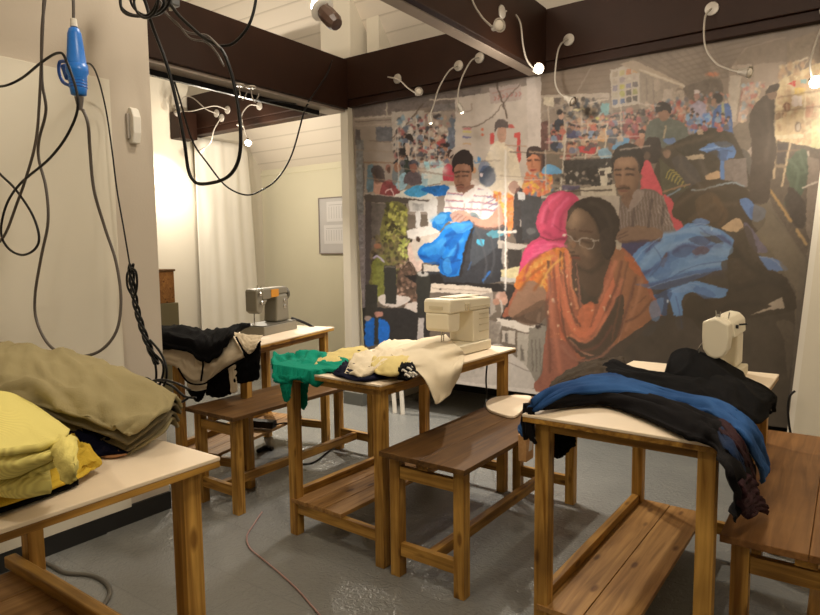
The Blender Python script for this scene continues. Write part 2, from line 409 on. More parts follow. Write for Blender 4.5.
    def spots(s, cols, pts, n, r, al=1):
        xs = [q[0] for q in pts]; ys = [q[1] for q in pts]; k = 0
        while k < n:
            x = s.rng.uniform(min(xs), max(xs)); y = s.rng.uniform(min(ys), max(ys)); ins = False
            for i in range(len(pts)):
                (ax, ay), (bx, by) = pts[i], pts[(i+1) % len(pts)]
                if (y < ay) != (y < by) and x < (bx-ax)*(y-ay)/(by-ay)+ax: ins = not ins
            k += 1
            if not ins: continue
            q = r*s.rng.uniform(.5, 1.3)
            s.e(cols[s.rng.randint(len(cols))], x, y, q, q*s.rng.uniform(.6, 1.5), al, .5)
I = Print(340, 5, 825, 445, 2.0); I.noise(); I.im[:] = (110, 98, 86)
I.p((112, 100, 88), [(340, 5), (825, 5), (825, 445), (340, 445)], tex=.06)
def head(x, y, r, hair=(48, 42, 42), skin=(150, 112, 92), body=(120, 110, 110), bw=1.7, bh=2.2, face=0):
    I.c(body, [(x-r*bw, y+r*(1+bh)), (x-r*bw*.9, y+r*1.5), (x-r*.4, y+r*.9), (x+r*.4, y+r*.9), (x+r*bw*.9, y+r*1.5), (x+r*bw, y+r*(1+bh))], tex=.2)
    I.e(skin, x+face*r*.15, y+r*.2, r*.72, r*.95, 1, .15)
    I.c(hair, [(x-r*.85, y+r*.2), (x-r*.8, y-r*.6), (x, y-r*1.1), (x+r*.8, y-r*.6), (x+r*.85, y+r*.2), (x+r*.5, y-r*.25), (x-r*.5, y-r*.25)])
# --- upper left: hall ceiling, ducts and far wall
I.p((132, 120, 112), [(345, 80), (535, 60), (535, 128), (345, 140)], tex=.08, ts=9)
I.p((110, 100, 96), [(355, 108), (400, 100), (480, 88), (480, 98), (400, 112), (355, 120)], tex=.15)
I.p((152, 140, 130), [(345, 118), (440, 112), (540, 100), (540, 215), (345, 215)], tex=.05, ts=9)
for y0, y1, wd, c in ((119, 112, 1.6, (188, 176, 162)), (126, 121, 1.3, (172, 158, 144)), (122, 117, 1.2, (110, 96, 86))):
    I.l(c, [(356, y0), (440, y1)], wd)
I.l((196, 182, 166), [(430, 100), (486, 96)], 2)
I.l((120, 110, 104), [(375, 104), (376, 115)], 1); I.l((178, 168, 150), [(387, 100), (387, 116)], 1.6)
I.p((174, 164, 154), [(392, 112), (424, 110), (426, 150), (392, 150)], tex=.05)
I.p((96, 90, 92), [(356, 130), (361, 130), (361, 145), (356, 145)]); I.p((98, 98, 104), [(376, 127), (392, 127), (393, 141), (377, 142)], tex=.2)
I.p((118, 112, 112), [(430, 105), (462, 102), (460, 108), (434, 112)], tex=.2)
I.l((92, 82, 74), [(362, 142), (364, 175), (363, 200)], 2); I.l((138, 108, 84), [(362, 162), (395, 163)], 1.5)
# cables and struts printed in the hall
I.l((96, 82, 72), [(423, 104), (412, 118), (402, 130), (392, 138)], 1.6); I.l((120, 104, 92), [(370, 141), (390, 142), (395, 138)], 1)
# crowd, far left
cols = [(70, 70, 82), (150, 130, 122), (200, 188, 176), (88, 100, 118), (160, 88, 88), (52, 48, 52), (180, 150, 130), (120, 150, 170), (210, 200, 190)]
I.spots(cols, [(395, 118), (470, 112), (470, 165), (400, 178)], 420, 2.6, .85)
I.spots(cols, [(392, 130), (450, 125), (445, 175), (395, 180)], 180, 2.0, .85)
I.p((90, 104, 128), [(448, 128), (456, 126), (456, 150), (448, 150)], .8, tex=.3)
I.l((214, 208, 200), [(409, 133), (408, 178)], 1.6); I.l((226, 218, 208), [(437, 128), (436, 160)], 1.0)
I.p((168, 216, 224), [(424, 162), (442, 160), (444, 168), (426, 170)], tex=.2); I.p((214, 226, 222), [(426, 170), (444, 168), (446, 182), (420, 186)], tex=.05)
I.e((176, 72, 72), 440, 142, 4.5, 5, 1, .3); I.e((196, 160, 140), 440, 138, 2.6, 3)
# wall posters and pillar, middle
I.p((190, 178, 168), [(455, 98), (535, 84), (537, 230), (470, 230), (455, 160)], tex=.03, ts=9)
I.p((198, 186, 178), [(526, 78), (541, 76), (541, 160), (528, 160)], tex=.02)
I.p((176, 160, 154), [(489, 88), (521, 83), (521, 99), (490, 104)], tex=.05)
for (x, y) in ((494, 99), (498, 98), (502, 97), (506, 96), (510, 95.5), (515, 95), (519, 94.5)):
    I.l((176, 88, 86), [(x, y-2.5), (x+1.5, y-1), (x, y+1)], 1.1, .8)
I.l((176, 96, 94), [(492, 93), (518, 87)], 1, .5)
I.l((112, 98, 88), [(520, 84), (505, 100), (492, 116), (476, 126), (462, 127)], 1.4)
I.l((84, 70, 62), [(496, 82), (500, 96), (505, 110), (507, 118)], 1.8)
for k, (c, y) in enumerate((((190, 108, 112), 129), ((200, 186, 110), 131.5), ((104, 104, 150), 137), ((196, 160, 120), 144), ((168, 108, 108), 146))): I.l(c, [(463, y), (470, y)], 2)
for y in (129, 134.5): I.e((206, 110, 84), 482, y, 1.8, 1.4)
I.l((150, 134, 124), [(456, 108), (458, 112), (470, 110), (471, 104)], 1.2)
I.p((206, 74, 74), [(490, 134), (494, 133), (494, 136), (493, 144), (490, 145)]); I.p((208, 78, 76), [(514, 133), (520, 132), (520, 145), (521, 158), (518, 166), (516, 158), (517, 138), (514, 137)])
I.p((196, 92, 88), [(506, 125), (512, 124), (515, 128), (508, 128)])
I.e((90, 78, 74), 519, 148, 1, 3)
# man in pale shirt, middle back
I.c((222, 208, 184), [(482, 200), (484, 165), (490, 148), (498, 140), (508, 146), (516, 154), (520, 172), (522, 205)], tex=.05)
I.e((186, 144, 124), 501.5, 134, 5.2, 9.5, 1, .12); I.c((92, 82, 82), [(494, 132), (495, 122), (501, 119), (507, 122), (508, 128), (502, 127), (497, 128)])
I.l((160, 136, 118), [(500, 134), (504, 135)], .8)
I.l((172, 140, 120), [(505, 145), (526, 146)], 1.4); I.l((128, 114, 104), [(510, 152), (540, 153)], 1.6); I.l((186, 176, 166), [(470, 148), (492, 151)], 1)
# left: woman with red shawl, woman in blue veil, man in grey vest
I.p((128, 132, 136), [(357, 140), (364, 140), (364, 250), (357, 250)], .8, tex=.3)
I.p((96, 122, 136), [(368, 165), (374, 165), (375, 192), (367, 192)], tex=.2)
I.c((186, 140, 122), [(374, 192), (377, 170), (384, 176), (384, 194)]); I.c((138, 62, 66), [(380, 194), (384, 182), (392, 180), (398, 186), (400, 196), (382, 197)], tex=.3)
I.e((104, 76, 64), 378, 176, 6, 9, 1, .3); I.c((60, 50, 50), [(372, 172), (374, 166), (381, 166), (385, 174), (383, 183)], .8); I.l((232, 208, 206), [(386, 192), (391, 189), (394, 195)], 1.6)
I.e((150, 100, 88), 388, 168, 3, 4); I.e((92, 62, 50), 389, 170, 2.2, 3)
I.c((108, 118, 124), [(393, 184), (394, 166), (399, 159), (404, 164), (404, 176), (408, 186)], tex=.1); I.e((142, 98, 76), 397.5, 167, 4, 6); I.c((42, 38, 44), [(393, 164), (397, 159), (402, 161), (403, 168), (399, 162)])
I.c((146, 186, 206), [(396, 186), (400, 176), (406, 172), (408, 184), (402, 190)], tex=.2)
I.e((118, 76, 54), 403, 154, 4, 5); I.c((40, 34, 34), [(399, 154), (401, 148), (407, 150), (408, 162), (406, 156)]); I.c((46, 56, 50), [(404, 160), (410, 162), (410, 176), (405, 172)])
head(413, 166, 6, (62, 60, 72), (140, 92, 80), (96, 84, 92), 1.4, 2); I.p((164, 198, 214), [(421, 172), (428, 176), (428, 190), (422, 190)], tex=.1)
I.c((52, 44, 42), [(404, 146), (405, 136), (411, 134), (414, 142), (408, 140)]); I.p((200, 176, 160), [(406, 142), (410, 144), (409, 156), (406, 155)])
# child in red
I.c((206, 70, 92), [(443, 182), (444, 166), (452, 166), (455, 180), (453, 184)], tex=.15); I.e((196, 150, 122), 447, 158, 4, 5.5); I.e((60, 42, 40), 450, 154, 3.5, 5); I.e((170, 120, 96), 445, 148, 3, 4); I.e((50, 44, 50), 446, 145, 4, 3)
# table edge and machine, left
I.p((226, 226, 218), [(392, 197), (404, 190), (440, 184), (456, 184), (452, 192), (428, 200), (410, 200)], tex=.04)
I.p((206, 190, 172), [(440, 181), (456, 181), (456, 186), (442, 186)])
I.c((66, 164, 226), [(404, 193), (414, 186), (424, 186), (428, 194), (414, 197)], tex=.15); I.c((28, 110, 200), [(421, 190), (430, 186), (448, 186), (446, 194), (438, 196)], tex=.2)
I.p((86, 78, 74), [(364, 196), (368, 193), (431, 201), (428, 204), (366, 202)]); I.l((210, 200, 190), [(367, 193.5), (428, 199.5)], .9)
# grey machine arm + woman's green patterned dress
I.p((108, 100, 96), [(366, 202), (390, 204), (390, 240), (367, 250)], tex=.12); I.p((86, 78, 78), [(366, 202), (372, 202), (372, 330), (364, 330)], tex=.1)
G = [(388, 204), (404, 204), (408, 220), (405, 240), (408, 252), (404, 270), (400, 292), (384, 300), (370, 300), (373, 262), (384, 250), (380, 236)]
I.c((120, 118, 66), G, tex=.3)
I.spots([(196, 196, 92), (82, 82, 46), (150, 150, 70), (62, 56, 40), (206, 200, 120)], [(386, 203), (407, 205), (407, 240), (386, 248)], 130, 2.2, .85)
I.spots([(84, 72, 56), (52, 48, 40), (108, 100, 64), (130, 112, 80)], [(372, 236), (408, 236), (404, 270), (372, 268)], 120, 2.4, .7)
I.spots([(206, 210, 110), (160, 170, 80)], [(398, 238), (409, 240), (408, 258), (399, 256)], 40, 1.8, .9)
I.c((120, 124, 58), [(373, 262), (384, 258), (384, 292), (378, 300), (374, 285)], tex=.25)
I.c((92, 74, 62), [(398, 272), (408, 262), (414, 262), (418, 285), (417, 304), (398, 304)], tex=.3)
I.spots([(196, 160, 140), (58, 46, 40), (130, 100, 84)], [(396, 262), (412, 256), (420, 304), (396, 304)], 110, 2.0, .85)
I.c((212, 186, 172), [(408, 246), (414, 243), (424, 262), (418, 272), (410, 262)], tex=.1); I.l((60, 48, 38), [(402, 270), (410, 262), (416, 272)], 1.4)
I.p((148, 140, 146), [(356, 215), (366, 215), (366, 330), (357, 330)], .7, tex=.3); I.l((188, 176, 208), [(374, 258), (378, 256), (384, 262)], 2)
I.e((186, 110, 80), 378, 246, 4, 3, .6)
# white machine
I.p((216, 214, 210), [(408, 200), (428, 202), (433, 196), (438, 200), (436, 222), (438, 228), (428, 230), (427, 212), (421, 212), (420, 228), (416, 228), (416, 212), (410, 212)], tex=.05)
I.p((180, 178, 176), [(412, 203), (424, 204), (424, 211), (413, 211)], tex=.2); I.p((228, 222, 214), [(407, 230), (428, 226), (440, 230), (436, 236), (418, 240), (408, 238)], tex=.04)
I.p((206, 194, 180), [(410, 240), (440, 232), (446, 240), (430, 258), (416, 262)], tex=.05); I.e((50, 40, 36), 411, 241, 1.4, 1.6); I.e((70, 52, 44), 418, 239, 2.4, 3)
# main man in striped shirt
I.c((232, 226, 220), [(444, 208), (446, 192), (456, 184), (470, 180), (478, 184), (490, 190), (498, 202), (500, 214), (488, 222), (446, 222)], tex=.03)
ST = [(444, 206), (447, 192), (458, 186), (472, 182), (496, 198), (499, 214), (446, 220)]
I.stripes((176, 104, 116), ST, 4, 7, 1.3, .8, .4); I.stripes((126, 124, 168), ST, 4, 7.05, .9, .5, .4)
I.stripes((130, 118, 160), [(486, 192), (498, 200), (500, 212), (488, 208)], -30, 4.5, 1.4, .7)
I.e((158, 106, 86), 461, 178, 8, 12.5, 1, .12); I.e((190, 140, 118), 464, 172, 5, 6, .7, .6); I.e((104, 62, 52), 459, 186, 4, 5, .5, .6)
I.c((42, 34, 36), [(452, 172), (453, 158), (460, 150), (468, 150), (472, 158), (471, 170), (468, 165), (458, 167)]); I.f((52, 34, 32), [(455, 173), (463, 172)], 1.1, .8); I.f((66, 44, 38), [(457, 176.5), (463, 176)], 1, .6); I.f((90, 52, 46), [(457, 186), (462, 186)], 1.0, .8); I.e((120, 74, 60), 458.5, 180, 1.8, 3)
I.e((206, 150, 110), 473.5, 170, 2.4, 4); I.c((214, 196, 186), [(464, 196), (474, 178), (478, 186), (468, 200)], .8)
I.e((68, 80, 104), 487, 176, 9, 11.5, 1, .15); I.e((224, 210, 220), 481, 175, 2, 2.4); I.c((88, 110, 160), [(478, 168), (482, 160), (490, 164), (480, 172)], .6); I.e((60, 140, 220), 477, 160, 4, 4, .9)
I.c((206, 152, 130), [(446, 222), (456, 214), (466, 216), (480, 220), (496, 216), (504, 222), (500, 230), (480, 228), (470, 222)], tex=.06)
# woman in orange sari behind, right of man
I.spots([(238, 150, 60), (222, 120, 60), (240, 200, 90), (206, 196, 206), (216, 100, 60)], [(493, 190), (516, 196), (518, 216), (508, 236), (500, 216)], 220, 2.6, .9)
I.c((228, 132, 70), [(508, 202), (514, 200), (518, 214), (510, 232), (506, 220)], .7, tex=.2)
I.c((64, 60, 62), [(516, 188), (530, 192), (545, 196), (546, 240), (516, 240), (513, 215)], tex=.15)
I.p((206, 206, 206), [(518, 192), (525, 192), (525, 201), (518, 200)])
I.e((200, 130, 96), 534, 163, 8, 11, 1, .12); I.c((62, 50, 50), [(526, 158), (528, 148), (538, 146), (545, 152), (546, 166), (540, 176), (540, 160), (534, 154)]); I.l((90, 50, 44), [(528, 161), (531, 161)], 1.2); I.l((90, 50, 44), [(535, 160), (539, 160)], 1.2); I.l((160, 70, 60), [(531, 170), (535, 170)], 1.2)
SA = [(522, 188), (526, 174), (536, 176), (546, 168), (552, 176), (552, 190), (540, 196), (526, 194)]
I.c((206, 128, 92), SA, tex=.2); I.spots([(228, 180, 60), (206, 92, 60), (222, 108, 70), (80, 110, 140), (200, 150, 90)], SA, 120, 2.4, .8)
I.l((200, 188, 176), [(496, 179), (545, 180)], 1.2); I.l((226, 216, 204), [(505, 150), (505, 300)], 2.2); I.l((190, 176, 164), [(508, 130), (507, 200)], 1, .6)
I.c((150, 96, 84), [(508, 188), (514, 180), (520, 188), (514, 194)], .6)
# big blue garment heap
BL = [(418, 252), (424, 244), (432, 242), (440, 234), (446, 226), (460, 221), (472, 222), (474, 230), (466, 244), (462, 262), (460, 275), (446, 276), (438, 270), (438, 262), (424, 262)]
I.c((52, 54, 60), [(458, 222), (472, 216), (486, 226), (504, 232), (502, 262), (498, 282), (440, 284), (420, 278), (436, 262), (460, 262)], tex=.12)
I.c((104, 128, 134), [(468, 216), (474, 212), (480, 220), (484, 230), (476, 226)], .8); I.c((68, 74, 82), [(474, 226), (480, 220), (506, 226), (503, 240), (478, 262), (470, 262)], tex=.1)
I.c((20, 118, 216), BL, tex=.16, ts=9); I.c((26, 124, 214), [(432, 226), (438, 214), (450, 212), (462, 214), (464, 220), (448, 222), (440, 230)], tex=.25)
for q in ([(446, 228), (456, 224), (470, 224)], [(440, 246), (452, 236), (464, 228)], [(424, 250), (434, 246), (442, 240)], [(444, 262), (452, 252), (462, 240)], [(432, 220), (440, 216), (446, 216)]): I.f((66, 160, 232), q, 2.0, .8)
for q in ([(438, 262), (442, 250), (452, 238)], [(420, 256), (430, 258), (438, 256)], [(446, 236), (460, 232), (470, 226)], [(452, 262), (456, 254), (458, 244)]): I.f((14, 66, 150), q, 1.8, .85)
I.l((28, 58, 110), [(440, 258), (450, 262), (460, 260)], 1.6, .8); I.l((40, 104, 190), [(483, 280), (489, 272)], 2.6); I.l((60, 88, 130), [(468, 270), (471, 262)], 1.4)
I.c((70, 176, 214), [(477, 240), (484, 240), (483, 246), (477, 244)]); I.c((80, 150, 170), [(486, 234), (494, 230), (504, 234), (494, 238)])
I.l((42, 40, 42), [(474, 226), (466, 246), (460, 276)], 3)
# table, bobbins, discs: lower left
I.p((200, 190, 176), [(424, 264), (438, 266), (440, 272), (424, 271)]); I.p((38, 36, 36), [(404, 276), (440, 274), (444, 282), (500, 284), (505, 292), (430, 292)], tex=.1)
I.p((54, 54, 50), [(384, 266), (396, 266), (397, 305), (385, 305)], tex=.08); I.l((128, 120, 112), [(385, 267), (395, 267)], 1)
I.c((214, 204, 196), [(378, 298), (386, 294), (402, 296), (411, 298), (404, 305), (392, 307), (382, 304)], tex=.04); I.p((54, 54, 50), [(385, 280), (396, 280), (397, 304), (386, 304)], tex=.06)
I.c((214, 202, 192), [(405, 306), (414, 302), (426, 304), (428, 318), (416, 313), (407, 310)], tex=.04); I.p((52, 52, 48), [(416, 274), (430, 274), (430, 318), (417, 313)], tex=.06); I.e((188, 184, 176), 423, 274, 6.5, 3); I.e((40, 38, 36), 423, 273, 2, 1.4); I.l((50, 46, 42), [(423, 264), (423, 272)], 1.4)
I.p((52, 50, 50), [(380, 308), (405, 308), (430, 318), (430, 342), (360, 346), (360, 308)], tex=.12); I.p((66, 64, 60), [(366, 285), (378, 285), (378, 345), (366, 345)], tex=.1)
I.c((30, 112, 222), [(366, 324), (370, 318), (388, 322), (388, 340), (376, 345), (366, 345)], tex=.12); I.p((62, 62, 58), [(375, 310), (379, 310), (379, 345), (374, 345)])
I.e((196, 140, 124), 379, 314, 5, 3.4); I.e((180, 160, 150), 368, 318, 4, 3); I.p((190, 182, 178), [(418, 318), (424, 318), (424, 345), (417, 345)])
# big industrial machine at lower centre
I.p((214, 200, 182), [(431, 283), (470, 286), (492, 289), (492, 296), (470, 294), (430, 292)], tex=.03); I.l((150, 128, 110), [(432, 288), (488, 292)], .8); I.e((70, 60, 52), 440, 289, 1, 1)
I.p((160, 150, 138), [(480, 295), (492, 292), (496, 312), (486, 318), (482, 312)], tex=.05); I.p((70, 66, 62), [(482, 300), (490, 298), (490, 314), (484, 315)])
I.e((206, 168, 150), 501, 297, 7, 6, 1, .3, rot=30); I.e((176, 128, 106), 496, 302, 4, 4); I.c((196, 150, 128), [(500, 292), (508, 295), (510, 304), (500, 304)])
I.l((190, 182, 172), [(500, 300), (502, 314), (497, 340)], 2); I.l((120, 112, 104), [(506, 304), (502, 326)], 1.2)
I.p((226, 216, 202), [(497, 318), (546, 327), (545, 333), (524, 332), (496, 324)], tex=.02)
I.p((196, 186, 172), [(502, 331), (515, 331), (514, 345), (502, 342)], tex=.05); I.p((178, 170, 156), [(517, 332), (529, 334), (528, 368), (517, 366)], tex=.05); I.l((90, 82, 74), [(521, 346), (521, 360)], 2, .5)
I.p((140, 134, 122), [(529, 328), (546, 326), (544, 350), (540, 375), (533, 386), (526, 372)], tex=.06); I.stripes((98, 92, 82), [(531, 340), (543, 338), (540, 372), (530, 372)], 88, 4, 1.6, .6)
I.e((56, 46, 42), 538, 327, 3.4, 2.4); I.l((206, 184, 170), [(538, 324), (539, 313)], 3); I.p((150, 140, 128), [(480, 318), (500, 322), (500, 345), (482, 340)], .8, tex=.15)
I.p((196, 188, 178), [(484, 345), (500, 344), (528, 368), (538, 388), (500, 394), (430, 386), (430, 345)], tex=.04); I.l((120, 110, 102), [(484, 352), (530, 372)], 1); I.p((176, 168, 158), [(440, 340), (480, 340), (484, 376), (440, 382)], .5, tex=.05)
I.p((214, 206, 196), [(430, 378), (500, 386), (540, 390), (540, 396), (430, 392)], tex=.02)
# stand with bobbins near the pink veil
I.p((186, 176, 164), [(497, 240), (530, 246), (518, 250), (498, 248)], tex=.05); I.p((50, 48, 48), [(516, 226), (524, 226), (524, 244), (516, 243)]); I.l((200, 190, 180), [(520, 220), (520, 226)], 1.6); I.e((220, 216, 210), 531, 231, 6, 4, 1, .3); I.l((224, 216, 206), [(498, 232), (515, 232)], 3)
I.l((150, 142, 134), [(503, 245), (503, 262)], 4); I.p((214, 200, 150), [(501, 270), (520, 266), (520, 280), (500, 280)], tex=.1); I.p((190, 186, 178), [(500, 277), (519, 279), (518, 283), (500, 281)]); I.p((54, 50, 48), [(507, 250), (522, 250), (520, 266), (508, 268)])
I.p((50, 46, 44), [(500, 283), (520, 286), (524, 318), (546, 326), (500, 318), (508, 300)], tex=.1)
# --- upper right: hall beyond the pillar
I.p((128, 112, 98), [(541, 75), (640, 55), (825, 10), (825, 110), (541, 110)], tex=.06, ts=9)
I.stripes((112, 96, 84), [(541, 76), (640, 56), (650, 92), (541, 95)], -6, 6, 1.5, .4)
I.stripes((106, 92, 78), [(660, 58), (760, 36), (760, 70), (700, 84), (670, 70)], -14, 5, 1.6, .5)
I.l((150, 136, 122), [(591, 68), (577, 92)], 1.2); I.p((172, 158, 144), [(541, 95), (610, 93), (610, 100), (541, 98)], tex=.05)
I.p((140, 126, 114), [(541, 98), (612, 98), (615, 140), (541, 140)], tex=.15)
I.p((196, 184, 162), [(544, 97), (554, 97), (554, 107), (544, 105)]); I.p((96, 86, 82), [(554, 98), (561, 98), (560, 104), (555, 104)])
I.spots([(82, 74, 72), (150, 134, 118), (176, 160, 140), (70, 78, 90), (60, 54, 52)], [(560, 100), (604, 98), (610, 122), (562, 124)], 160, 2.6, .8)
I.l((206, 196, 150), [(574, 110), (584, 109)], 2); I.l((196, 190, 96), [(597, 119), (607, 118)], 3); I.p((108, 158, 162), [(602, 104), (610, 103), (609, 116), (599, 116)], tex=.1)
I.l((152, 140, 130), [(541, 112), (575, 100)], 1.6); I.l((186, 172, 156), [(589, 103), (608, 99)], 2)
# colour chart on the wall
I.p((178, 166, 152), [(610, 70), (632, 64), (642, 66), (640, 104), (612, 108)], tex=.02)
ch = [[(160, 146, 130), (176, 166, 120), (190, 128, 96), (190, 150, 112)], [(170, 156, 140), (150, 138, 140), (176, 164, 150), (176, 160, 148)], [(136, 128, 140), (176, 170, 90), (128, 122, 140), (112, 104, 104)], [(170, 160, 140), (168, 168, 100), (104, 96, 92), (148, 146, 96)], [(96, 106, 136), (86, 102, 140), (92, 84, 80), (88, 82, 80)]]
for r_ in range(5):
    for c_ in range(4):
        x = 613+c_*6.6; y = 72+r_*7.0-c_*1.2
        I.p(ch[r_][c_], [(x, y), (x+5, y-.8), (x+5, y+4.4), (x, y+5.2)], tex=.1)
# pale ceiling lamp strip
I.p((166, 148, 128), [(620, 64), (634, 60), (684, 84), (692, 92), (688, 91), (650, 78)], tex=.03); I.l((196, 180, 158), [(640, 70), (684, 86)], 2.6); I.l((204, 196, 186), [(685, 87), (692, 92)], 2)
I.p((148, 134, 120), [(640, 72), (680, 86), (660, 110), (640, 112)], tex=.08); I.stripes((120, 108, 98), [(641, 74), (660, 84), (660, 108), (641, 110)], 88, 7, 1.4, .6)
I.e((168, 150, 134), 657, 85, 4, 7, .8); I.p((172, 156, 142), [(664, 90), (674, 88), (672, 104), (662, 106)], tex=.1)
I.p((166, 150, 134), [(672, 92), (684, 90), (686, 112), (670, 112)], tex=.2)
I.c((96, 84, 74), [(684, 88), (700, 82), (720, 78), (722, 100), (700, 104), (690, 100)], tex=.15); I.e((196, 110, 76), 712, 74.5, 8, 3, 1, .5); I.l((112, 98, 86), [(690, 82), (730, 76)], 1.5)
# pale column and hanging sheets
I.p((146, 128, 112), [(729, 70), (745, 48), (786, 36), (786, 82), (775, 92), (730, 130), (728, 110)], tex=.03, ts=9)
I.p((156, 138, 122), [(754, 62), (786, 46), (786, 84), (754, 92)], tex=.03, ts=9); I.p((120, 104, 88), [(736, 60), (748, 48), (786, 38), (786, 62), (760, 64), (740, 70)], .6, tex=.05)
I.p((172, 154, 138), [(733, 66), (752, 64), (752, 68), (733, 70)])
I.p((176, 162, 146), [(730, 76), (742, 76), (736, 122), (728, 122)], tex=.05); I.l((150, 80, 70), [(742, 92), (741, 110)], 1.4); I.p((180, 150, 134), [(744, 84), (762, 82), (752, 100), (746, 122), (738, 122)], tex=.2)
I.spots([(196, 170, 150), (176, 96, 88), (140, 160, 170), (206, 180, 140)], [(742, 84), (766, 80), (752, 120), (740, 124)], 70, 2.2, .7)
# bright corner with papers
I.p((206, 180, 134), [(780, 80), (825, 60), (825, 150), (775, 152), (776, 98)], tex=.12)
I.p((136, 118, 98), [(787, 42), (820, 30), (825, 60), (787, 66)], tex=.1); I.l((206, 190, 164), [(786, 66), (808, 58)], 2)
for q in ([(787, 66), (796, 76)], [(796, 62), (800, 76)], [(808, 60), (800, 74)]): I.l((190, 168, 138), q, 1.3)
I.spots([(216, 196, 150), (190, 150, 110), (232, 214, 170), (160, 124, 92), (206, 160, 120)], [(780, 66), (822, 56), (822, 150), (777, 152)], 260, 3.2, .6)
I.p((214, 64, 60), [(788, 84), (796, 80), (796, 87)]); I.p((230, 190, 96), [(795, 88), (806, 88), (805, 95), (795, 95)]); I.p((130, 168, 164), [(801, 80), (807, 79), (806, 84), (801, 84)])
I.p((226, 206, 196), [(792, 96), (802, 96), (802, 106), (792, 107)]); I.p((190, 200, 140), [(812, 120), (822, 120), (822, 148), (812, 148)], .6); I.p((196, 130, 100), [(806, 106), (814, 104), (812, 118), (805, 118)], .8)
I.e((130, 86, 64), 787, 107, 4, 5); I.e((172, 120, 90), 788, 108, 2.6, 3.6); I.l((236, 214, 170), [(806, 92), (804, 120)], 1.4)
I.p((206, 176, 132), [(783, 118), (802, 116), (802, 136), (783, 136)], .8, tex=.1); I.p((128, 96, 72), [(775, 114), (784, 112), (783, 118), (775, 120)], .8)
I.e((110, 90, 74), 798, 127, 4, 6, .8); I.e((186, 170, 150), 798, 127, 2.4, 4)
I.p((218, 198, 158), [(768, 136), (804, 134), (804, 138), (769, 140)]); I.p((206, 190, 156), [(804, 149), (825, 150), (825, 156), (806, 154)])
# crowd, middle right distance
I.spots([(176, 110, 96), (140, 96, 84), (196, 150, 120), (90, 84, 92), (60, 54, 54), (206, 120, 90), (130, 140, 160), (160, 60, 60), (180, 164, 150)], [(548, 125), (700, 96), (722, 122), (640, 150), (560, 160)], 1000, 2.6, .8)
I.spots([(196, 170, 150), (206, 130, 110), (150, 80, 76), (90, 110, 130)], [(640, 105), (730, 90), (730, 125), (660, 128)], 300, 2.0, .7)
for x, y, r_, h_, s_, b_ in ((572, 127, 3.4, (52, 48, 60), (150, 110, 92), (70, 70, 104)), (594, 127, 3.6, (190, 100, 60), (170, 116, 90), (120, 140, 170)), (604, 129, 3.6, (44, 40, 40), (196, 140, 96), (206, 150, 100)),
                          (615, 130, 4, (54, 50, 50), (176, 134, 110), (80, 84, 96)), (637, 126, 4, (60, 50, 50), (170, 120, 100), (150, 60, 62)), (628, 120, 4, (52, 46, 46), (160, 116, 96), (120, 60, 60)), (642, 134, 4.4, (56, 48, 46), (190, 140, 114), (160, 110, 90))):
    head(x, y, r_, h_, s_, b_)
I.p((96, 66, 62), [(541, 122), (548, 120), (550, 150), (541, 150)], tex=.3); I.c((56, 60, 72), [(550, 146), (553, 126), (558, 118), (564, 122), (560, 140), (557, 152)], tex=.1); I.e((190, 150, 130), 561, 115, 3, 4.5); I.e((50, 46, 48), 559.5, 112, 3.6, 3)
I.l((182, 170, 150), [(566, 125), (562, 150)], 2.4)
# rails and racks
I.l((190, 164, 140), [(568, 124), (640, 123)], 1.4); I.l((200, 180, 156), [(588, 124), (584, 185)], 1.6); I.l((206, 190, 166), [(607, 124), (605, 150)], 1.6); I.l((152, 128, 108), [(530, 152), (575, 154)], 2.2); I.l((200, 188, 170), [(566, 135), (560, 192)], 2)
I.l((200, 86, 76), [(579, 136), (588, 146)], 1.6); I.p((186, 60, 62), [(578, 146), (596, 147), (594, 155), (580, 152)]); I.l((206, 190, 170), [(586, 155), (595, 154), (598, 147)], 1.4)
I.l((178, 104, 92), [(612, 114), (624, 112), (624, 122), (612, 123), (612, 114)], 1, 1, 0); I.e((190, 130, 100), 571, 148, 4.6, 5); I.l((120, 60, 48), [(568, 144), (575, 143)], 2)
I.c((96, 158, 206), [(541, 172), (548, 164), (561, 170), (560, 174), (548, 174)], tex=.1); I.c((120, 160, 186), [(598, 152), (606, 148), (612, 156), (604, 162)], tex=.2); I.c((90, 150, 200), [(612, 148), (622, 138), (630, 140), (622, 150)], tex=.1)
I.p((60, 56, 54), [(563, 160), (612, 158), (612, 188), (566, 190)], tex=.25); I.p((50, 46, 44), [(586, 168), (597, 166), (596, 182), (588, 182)]); I.p((60, 56, 52), [(570, 168), (576, 168), (576, 182), (571, 182)])
I.spots([(196, 186, 170), (140, 128, 116), (58, 54, 52)], [(552, 176), (612, 160), (615, 190), (556, 192)], 120, 2.0, .8)
I.p((208, 198, 178), [(598, 169), (613, 167), (613, 172), (608, 174), (607, 186), (601, 186)]); I.p((70, 62, 58), [(600, 171), (605, 171), (605, 176), (600, 176)]); I.p((192, 180, 160), [(580, 188), (615, 184), (618, 204), (582, 200)], tex=.06); I.l((140, 128, 112), [(552, 186), (590, 186)], 3)
I.p((84, 76, 110), [(562, 185), (580, 186), (578, 190), (562, 190)], .8)
# dark standing man near the right
I.c((76, 64, 56), [(752, 110), (764, 96), (772, 94), (774, 104), (773, 124), (776, 150), (768, 202), (751, 200), (750, 150), (756, 124)], tex=.04)
I.c((112, 88, 74), [(766, 96), (769, 88), (774, 88), (777, 94), (772, 102)]); I.c((72, 60, 54), [(766, 94), (770, 86), (780, 84), (778, 90), (772, 92)])
I.l((190, 170, 150), [(750, 126), (757, 112)], .1); I.p((196, 176, 160), [(748, 150), (752, 146), (750, 190), (746, 188)], .7)
